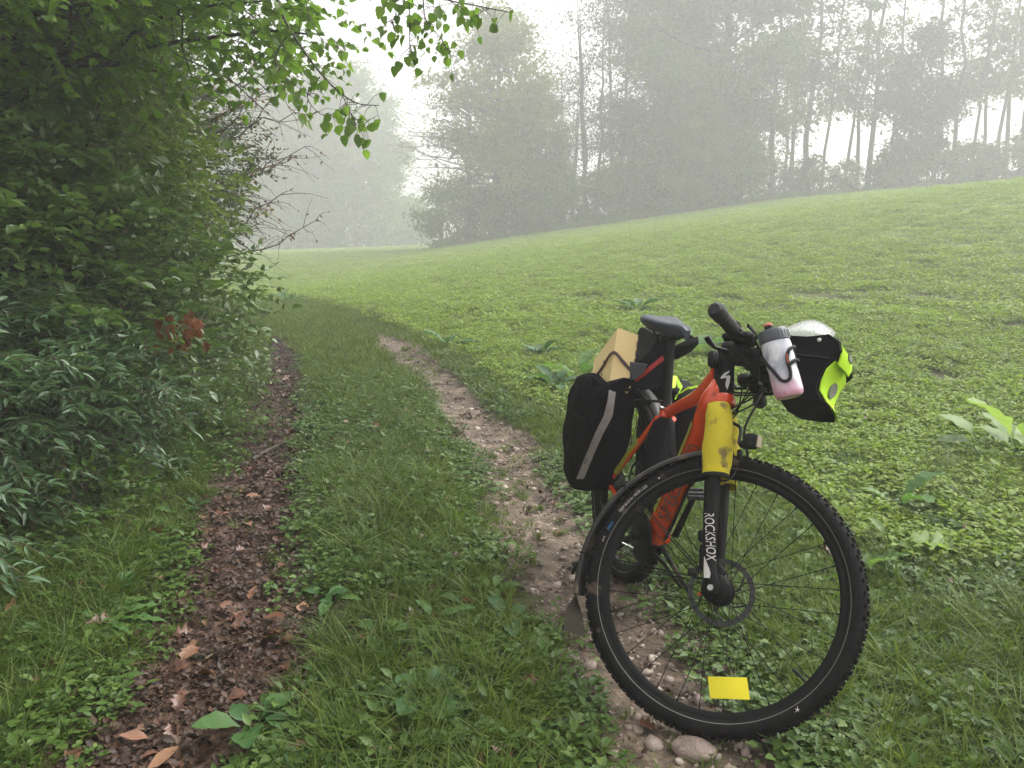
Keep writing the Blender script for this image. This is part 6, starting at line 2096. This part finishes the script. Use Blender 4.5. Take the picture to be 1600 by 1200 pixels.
rb_ = solid('rack_bag', [(982, 600, 2.93), (986, 572, 2.96), (1003, 560, 2.97), (1016, 546, 2.97), (1028, 524, 2.97), (1044, 524, 2.96), (1052, 545, 2.92), (1052, 585, 2.9), (1036, 606, 2.88), (1008, 612, 2.9)], 0,
            Vector((-.03, .22, .01)), M_tarp, 'black soft bag with a red diagonal stripe lying on the rear rack behind the seatpost', 'bag')
bpy.context.view_layer.update()
drape(rb_, [[(991, 592), (991.5, 594), (994, 597)], [(1006, 580), (1008, 582), (1010, 586)], [(1022, 567), (1023, 570), (1024, 574)], [(1036, 556), (1037, 559), (1038, 563)]], .003, 'red_stripe', M_redstrap, rb_)
solid('side_flap', [(1046, 552, 2.90), (1070, 540, 2.84), (1091, 533, 2.80), (1092, 538, 2.80), (1080, 550, 2.80), (1058, 562, 2.84), (1048, 563, 2.88)], 0, Vector((.01, .05, .012)), M_tarp, parent=rb_)
solid('side_flap', [(1074, 521, 2.95), (1092, 533, 2.80), (1084, 536, 2.85), (1070, 531, 2.95)], 0, Vector((.0, .03, .004)), M_tarp, parent=rb_)
solid('inner_fold', [(985, 566, 2.925), (1012, 570, 2.92), (1006, 582, 2.91), (992, 594, 2.91), (986, 594, 2.92)], 0, Vector((0, .02, 0)), surf_mat('grey_lining', (.03, .032, .036), scale=20, rough=.6), parent=rb_)

# cardboard box held by the cord in the pannier's pocket
A_, B_, D_, E_ = P(965, 513, 3.05), P(996, 524, 2.99), P(953, 594, 2.99), P(929, 561, 3.19)
w_, h_, d_ = B_ - A_, D_ - A_, E_ - A_
n_e = 8; cbx = MB()
# the torn (serrated) top and right edges are real little teeth
top = [A_ + w_ * (i / 10) + h_ * (-.02 + (.018 if i % 2 else 0)) for i in range(11)]
rgt = [B_ + h_ * (i / 12) + w_ * (.0 + (.04 if i % 2 else -.02)) for i in range(1, 13)]
front = top + rgt + [A_ + h_]
thk = .004; nn_ = w_.cross(h_).normalized()
if nn_.y > 0: nn_ = -nn_
V = [p for p in front] + [p - nn_ * thk for p in front]; k_ = len(front)
cbx.add(V, [tuple(range(k_)), tuple(range(2 * k_ - 1, k_ - 1, -1))] + [(i, (i + 1) % k_, k_ + (i + 1) % k_, k_ + i) for i in range(k_)])
box = place(cbx, 'cardboard_box', M_card, 'open tan cardboard box with torn serrated edges strapped upright on top of the right pannier', 'box', A_ + h_ * .5, smooth=False)
sd_ = MB()
for (o0, ea, eb, nrm_) in ((A_ - nn_ * .0005, d_, h_, 1), (B_ - nn_ * .006 - w_ * .04, d_, h_, 1), (A_ + h_ - nn_ * .006, w_, d_, 1)):
    nq = ea.cross(eb).normalized() * .0035
    V = [o0, o0 + ea, o0 + ea + eb, o0 + eb]; V += [v - nq for v in V]
    sd_.add(V, [(0, 1, 2, 3), (7, 6, 5, 4), (0, 4, 5, 1), (1, 5, 6, 2), (2, 6, 7, 3), (3, 7, 4, 0)])
sd_.build('side_panel', M_card, box, False, offset=tuple(box.location))
bk = MB(); o0 = A_ + d_ + w_ * .02; V = [o0, o0 + w_ * .95, o0 + w_ * .95 + h_, o0 + h_]; V += [v + nn_ * .0035 for v in V]
bk.add(V, [(0, 1, 2, 3), (7, 6, 5, 4), (0, 4, 5, 1), (1, 5, 6, 2), (2, 6, 7, 3), (3, 7, 4, 0)]); bk.build('back_panel', M_card, box, False, offset=tuple(box.location))
for (px, py) in ((943.5, 565.5), (940, 585)):
    hm_ = MB(); c_ = None
    nl = d_.cross(h_).normalized()
    if nl.x > 0: nl = -nl
    # centre on the side panel
    o_ = Vector((0, 0, CAM_H)); dr_ = P(px, py, 1) - o_; tt = (A_ - o_).dot(nl) / dr_.dot(nl); c_ = o_ + dr_ * tt + nl * .0012
    u_ = h_.normalized(); v_ = d_.normalized()
    hm_.add([c_ + u_ * .008 * math.cos(a) + (v_ * .0035 + u_ * -.004) * math.sin(a) for a in np.linspace(0, 6.283, 9)[:-1]] + [c_ - nl * .001 + u_ * .008 * math.cos(a) + (v_ * .0035 + u_ * -.004) * math.sin(a) for a in np.linspace(0, 6.283, 9)[:-1]],
            [tuple(range(8))] + [(i, (i + 1) % 8, 8 + (i + 1) % 8, 8 + i) for i in range(8)])
    hm_.build('slot', M_hole, box, False, offset=tuple(box.location))
bu = MB()
for k in range(2):
    o2 = k * .012
    e0 = A_ + h_ * (.50 + o2) + nn_ * .004
    left = A_ + d_ * 1.0 + h_ * (.34 + o2)
    s0 = A_ + d_ * .98 + h_ * .50
    nl2 = d_.cross(h_).normalized(); nl2 = nl2 if nl2.x < 0 else -nl2
    bu.tube(bez([A_ + d_ + h_ * (.48 + .01 * k) + nl2 * .004, A_ + d_ * .5 + h_ * (.49 + .03 * k) + nl2 * .004, A_ + h_ * (.47 + .02 * k) + nl2 * .004 + nn_ * .003, A_ + w_ * .5 + h_ * (.555 + .045 * k) + nn_ * .004, B_ + h_ * (.68 + .03 * k) + nn_ * .004], 5), .0034, 8)
place(bu, 'elastic_cord', M_cord, 'brown doubled elastic cord stretched round the cardboard box', 'cord', A_ + h_ * .55)

# ---------- handlebar bag
nearP = [(1203, 545), (1255, 552), (1297, 560), (1282, 586), (1275, 608), (1285, 626), (1262, 625), (1230, 620), (1208, 608), (1199, 592), (1199, 568)]
N0 = [P(px, py, 2.165) for px, py in nearP]
bgm = MB(); V = []; n = len(N0); c_ = sum(N0, Vector()) / n
BL = -Vn * .19 + Ve * .016
lay = [(.985, 0, 0), (1.0, .04, .003), (1.01, .35, .010), (1.01, .65, .010), (1.0, .96, .003), (.985, 1, 0)]
for s_, t, bul in lay:
    for i, p in enumerate(N0):
        q = c_ + (p - c_) * s_ + BL * t
        if 2 <= i <= 5: q = q + Ve * bul
        V.append(q)
F = [(i * n + k, i * n + (k + 1) % n, (i + 1) * n + (k + 1) % n, (i + 1) * n + k) for i in range(len(lay) - 1) for k in range(n)] + [tuple(range(n)), tuple(range((len(lay) - 1) * n, len(lay) * n))]
bgm.add(V, F)
bag = place(bgm, 'handlebar_bag', M_tarp, 'black handlebar bag with neon yellow front panel hanging before the handlebar', 'bag', c_ - Vn * .11)
ld_ = MB(); lidP = [(1206, 550), (1212, 530), (1230, 524), (1262, 526), (1297, 522), (1313, 533), (1316, 549), (1300, 562), (1255, 555)]
L0 = [P(px, py, 2.155) for px, py in lidP]; n = len(L0); cl2 = sum(L0, Vector()) / n; V = []
for s_, t in [(.94, -.02), (1.0, .03), (1.0, .97), (.94, 1.03)]:
    for p in L0: V.append(cl2 + (p - cl2) * s_ + BL * 1.05 * t)
ld_.add(V, [(i * n + k, i * n + (k + 1) % n, (i + 1) * n + (k + 1) % n, (i + 1) * n + k) for i in range(3) for k in range(n)] + [tuple(range(n)), tuple(range(3 * n, 4 * n))])
lid = ld_.build('lid', M_tarp, bag, True, offset=tuple(bag.location))
pnl = MB()
def front_panel(rows, name, mat, lift, par):
    """panel lying on the front of the bag; rows of (near point, lateral widths)"""
    mb = MB(); V = []
    for (p, a0, a1, bl) in rows:
        for j in range(7):
            t = a0 + (a1 - a0) * j / 6
            V.append(p + BL * t + Ve * (bl * math.sin(math.pi * min(1, max(0, t))) + lift))
    k = 7; m = len(V); V += [v - Ve * .004 for v in V]; nr = len(rows)
    F = [(i * k + j, i * k + j + 1, (i + 1) * k + j + 1, (i + 1) * k + j) for i in range(nr - 1) for j in range(k - 1)]
    F += [tuple(m + q for q in f[::-1]) for f in F]
    for i in range(nr - 1):
        for j in (0, k - 1): a_ = i * k + j; F.append((a_, a_ + k, m + a_ + k, m + a_))
    for i in (0, nr - 1):
        for j in range(k - 1): a_ = i * k + j; F.append((a_, a_ + 1, m + a_ + 1, m + a_))
    mb.add(V, F)
    return mb.build(name, mat, par, True, offset=tuple(bag.location))


fpn = front_panel([(P(1298, 561, 2.165), .06, .96, .010), (P(1287, 576, 2.165), .0, 1.0, .012), (P(1279, 594, 2.165), .0, 1.0, .014), (P(1276, 609, 2.165), .0, 1.0, .012), (P(1285, 626, 2.165), .04, .98, .008)], 'front_panel', M_lime, .010, bag)
front_panel([(P(1283, 584, 2.165), .34, .46, .014), (P(1280, 592, 2.165), .26, .52, .014), (P(1278, 601, 2.165), .24, .44, .014), (P(1277, 611, 2.165), .26, .31, .013)], 'reflector', M_greyref, .0145, bag)
tb = front_panel([(P(1305, 531, 2.155), .1, .5, .004), (P(1311, 541, 2.155), .05, .56, .008), (P(1308, 554, 2.155), .05, .58, .014), (P(1300, 566, 2.155), .1, .54, .018)], 'lid_tab', M_lime, .008, lid)
front_panel([(P(1311, 540, 2.155), .28, .42, .008), (P(1309, 550, 2.155), .28, .44, .012)], 'tab_reflector', M_greyref, .0125, lid)
mc = MB(); V = []; nr, nc = 9, 9
for i in range(nr):
    v = i / (nr - 1)
    for j in range(nc):
        u = j / (nc - 1)
        a_ = P(1214 + (1298 - 1214) * u, 527 + 8 * u, 2.15) ; hgt = (.085 * math.sin(math.pi * min(1, v * 1.0)) + .010) * (.35 + .65 * math.sin(math.pi * (.12 + .76 * u)))
        V.append(a_ + BL * .95 * v * (1 - .1 * (2 * u - 1) ** 2) + Vv * hgt)
F = [(i * nc + j, i * nc + j + 1, (i + 1) * nc + j + 1, (i + 1) * nc + j) for i in range(nr - 1) for j in range(nc - 1)]
mc.add(V, F)
mco = mc.build('map_case', M_clear, lid, True, offset=tuple(bag.location))
md_ = mco.modifiers.new('t', 'SOLIDIFY'); md_.thickness = .001
sn = MB(); sn.lathe([(0, .004), (.004, .003), (.0055, 0)], P(1280, 531, 2.14), Vn, 12); sn.build('snap_button', M_white, lid, True, offset=tuple(bag.location))
pw = MB(); V = [P(1205 + (1297 - 1205) * i / 12, 549 + 11 * i / 12, 2.15) + Vn * .001 for i in range(13)]
pw.tube(V, .0022, 6); pw.build('piping', M_plastic, bag, True, offset=tuple(bag.location))
pw = MB(); pw.tube(bez([P(px, py, 2.163) for px, py in ((1297, 561), (1286, 578), (1278, 595), (1275, 609), (1285, 627))], 4), .0028, 6); pw.build('piping', M_plastic, bag, True, offset=tuple(bag.location))

# ---------- water bottle in its cage
T0, T1 = P(1206, 516, 2.04), P(1234, 618, 2.00)
ax = (T0 - T1).normalized(); L_ = (T0 - T1).length
bo = MB(); bo.lathe([(0, -.004), (.028, -.004), (.034, .002), (.0355, .012), (.0355, .055), (.0345, .062), (.0350, .07), (.0365, .09), (.0365, L_ - .045), (.0352, L_ - .036), (.035, L_ - .030)], T1, ax, 36)
bot = place(bo, 'water_bottle', M_bottle, 'silvery insulated drinking bottle with pinkish bottom in a cage beside the handlebar bag', 'bottle', T1)
cp = MB(); cp.lathe([(.035, L_ - .034), (.0375, L_ - .032), (.0372, L_ - .008), (.034, L_ - .002), (.020, L_ + .001), (.012, L_ + .003), (0, L_ + .003)], T1, ax, 36)
for k in range(24):
    a = 2 * math.pi * k / 24; u_ = ax.orthogonal().normalized(); v_ = ax.cross(u_)
    c_ = T1 + ax * (L_ - .020) + (u_ * math.cos(a) + v_ * math.sin(a)) * .0375
    cp.tube([c_ - ax * .009, c_ + ax * .009], .0010, 4)
cap_ = cp.build('cap', M_cap, bot, True, offset=tuple(bot.location))
nz = MB(); nz.lathe([(.010, L_ + .001), (.010, L_ + .010), (.0085, L_ + .011)], T1 - Vf * .006, ax, 16); nz.build('neck', M_plastic, cap_, True, offset=tuple(bot.location))
nz = MB(); nz.lathe([(.0085, L_ + .009), (.0105, L_ + .011), (.0105, L_ + .015), (.0075, L_ + .018), (0, L_ + .018)], T1 - Vf * .006, ax, 16); nz.build('mouthpiece', M_redcap, cap_, True, offset=tuple(bot.location))
cg = MB()
tocam = (Vector((0, 0, CAM_H)) - T1); tocam = (tocam - ax * tocam.dot(ax)).normalized(); rgt_ = tocam.cross(ax) * -1
if rgt_.x < 0: rgt_ = -rgt_


def cyl(h, ang, rr=.0405): return T1 + ax * h + (tocam * math.cos(ang) + rgt_ * math.sin(ang)) * rr


cg.tube(bez([cyl(.115, 1.5), cyl(.11, 1.0), cyl(.10, .62), cyl(.08, .42), cyl(.055, .42), cyl(.036, .30), cyl(.030, .05), cyl(.036, -.25), cyl(.06, -.55), cyl(.085, -.95), cyl(.11, -1.5)], 4), .0042, 8)
cg.tube(bez([cyl(.078, 1.5), cyl(.078, 1.05), cyl(.074, .75), cyl(.068, .45)], 4), .0048, 8)
cg.tube(bez([cyl(.11, -1.5), cyl(.10, -2.2), CLAMP + Vf * .08 + Vn * .03], 4), .008, 8)
cg.tube(bez([cyl(.115, 1.5), cyl(.10, 2.4), CLAMP + Vf * .09 + Vn * .03], 4), .006, 8)
cgo = bb(cg, 'bottle_cage', M_plastic)
og = MB(); og.tube(bez([cyl(.094, .44, .0452), cyl(.08, .36, .0452), cyl(.072, .36, .0452)], 3), .0016, 6); bb(og, 'cage_mark', M_orange, cgo)
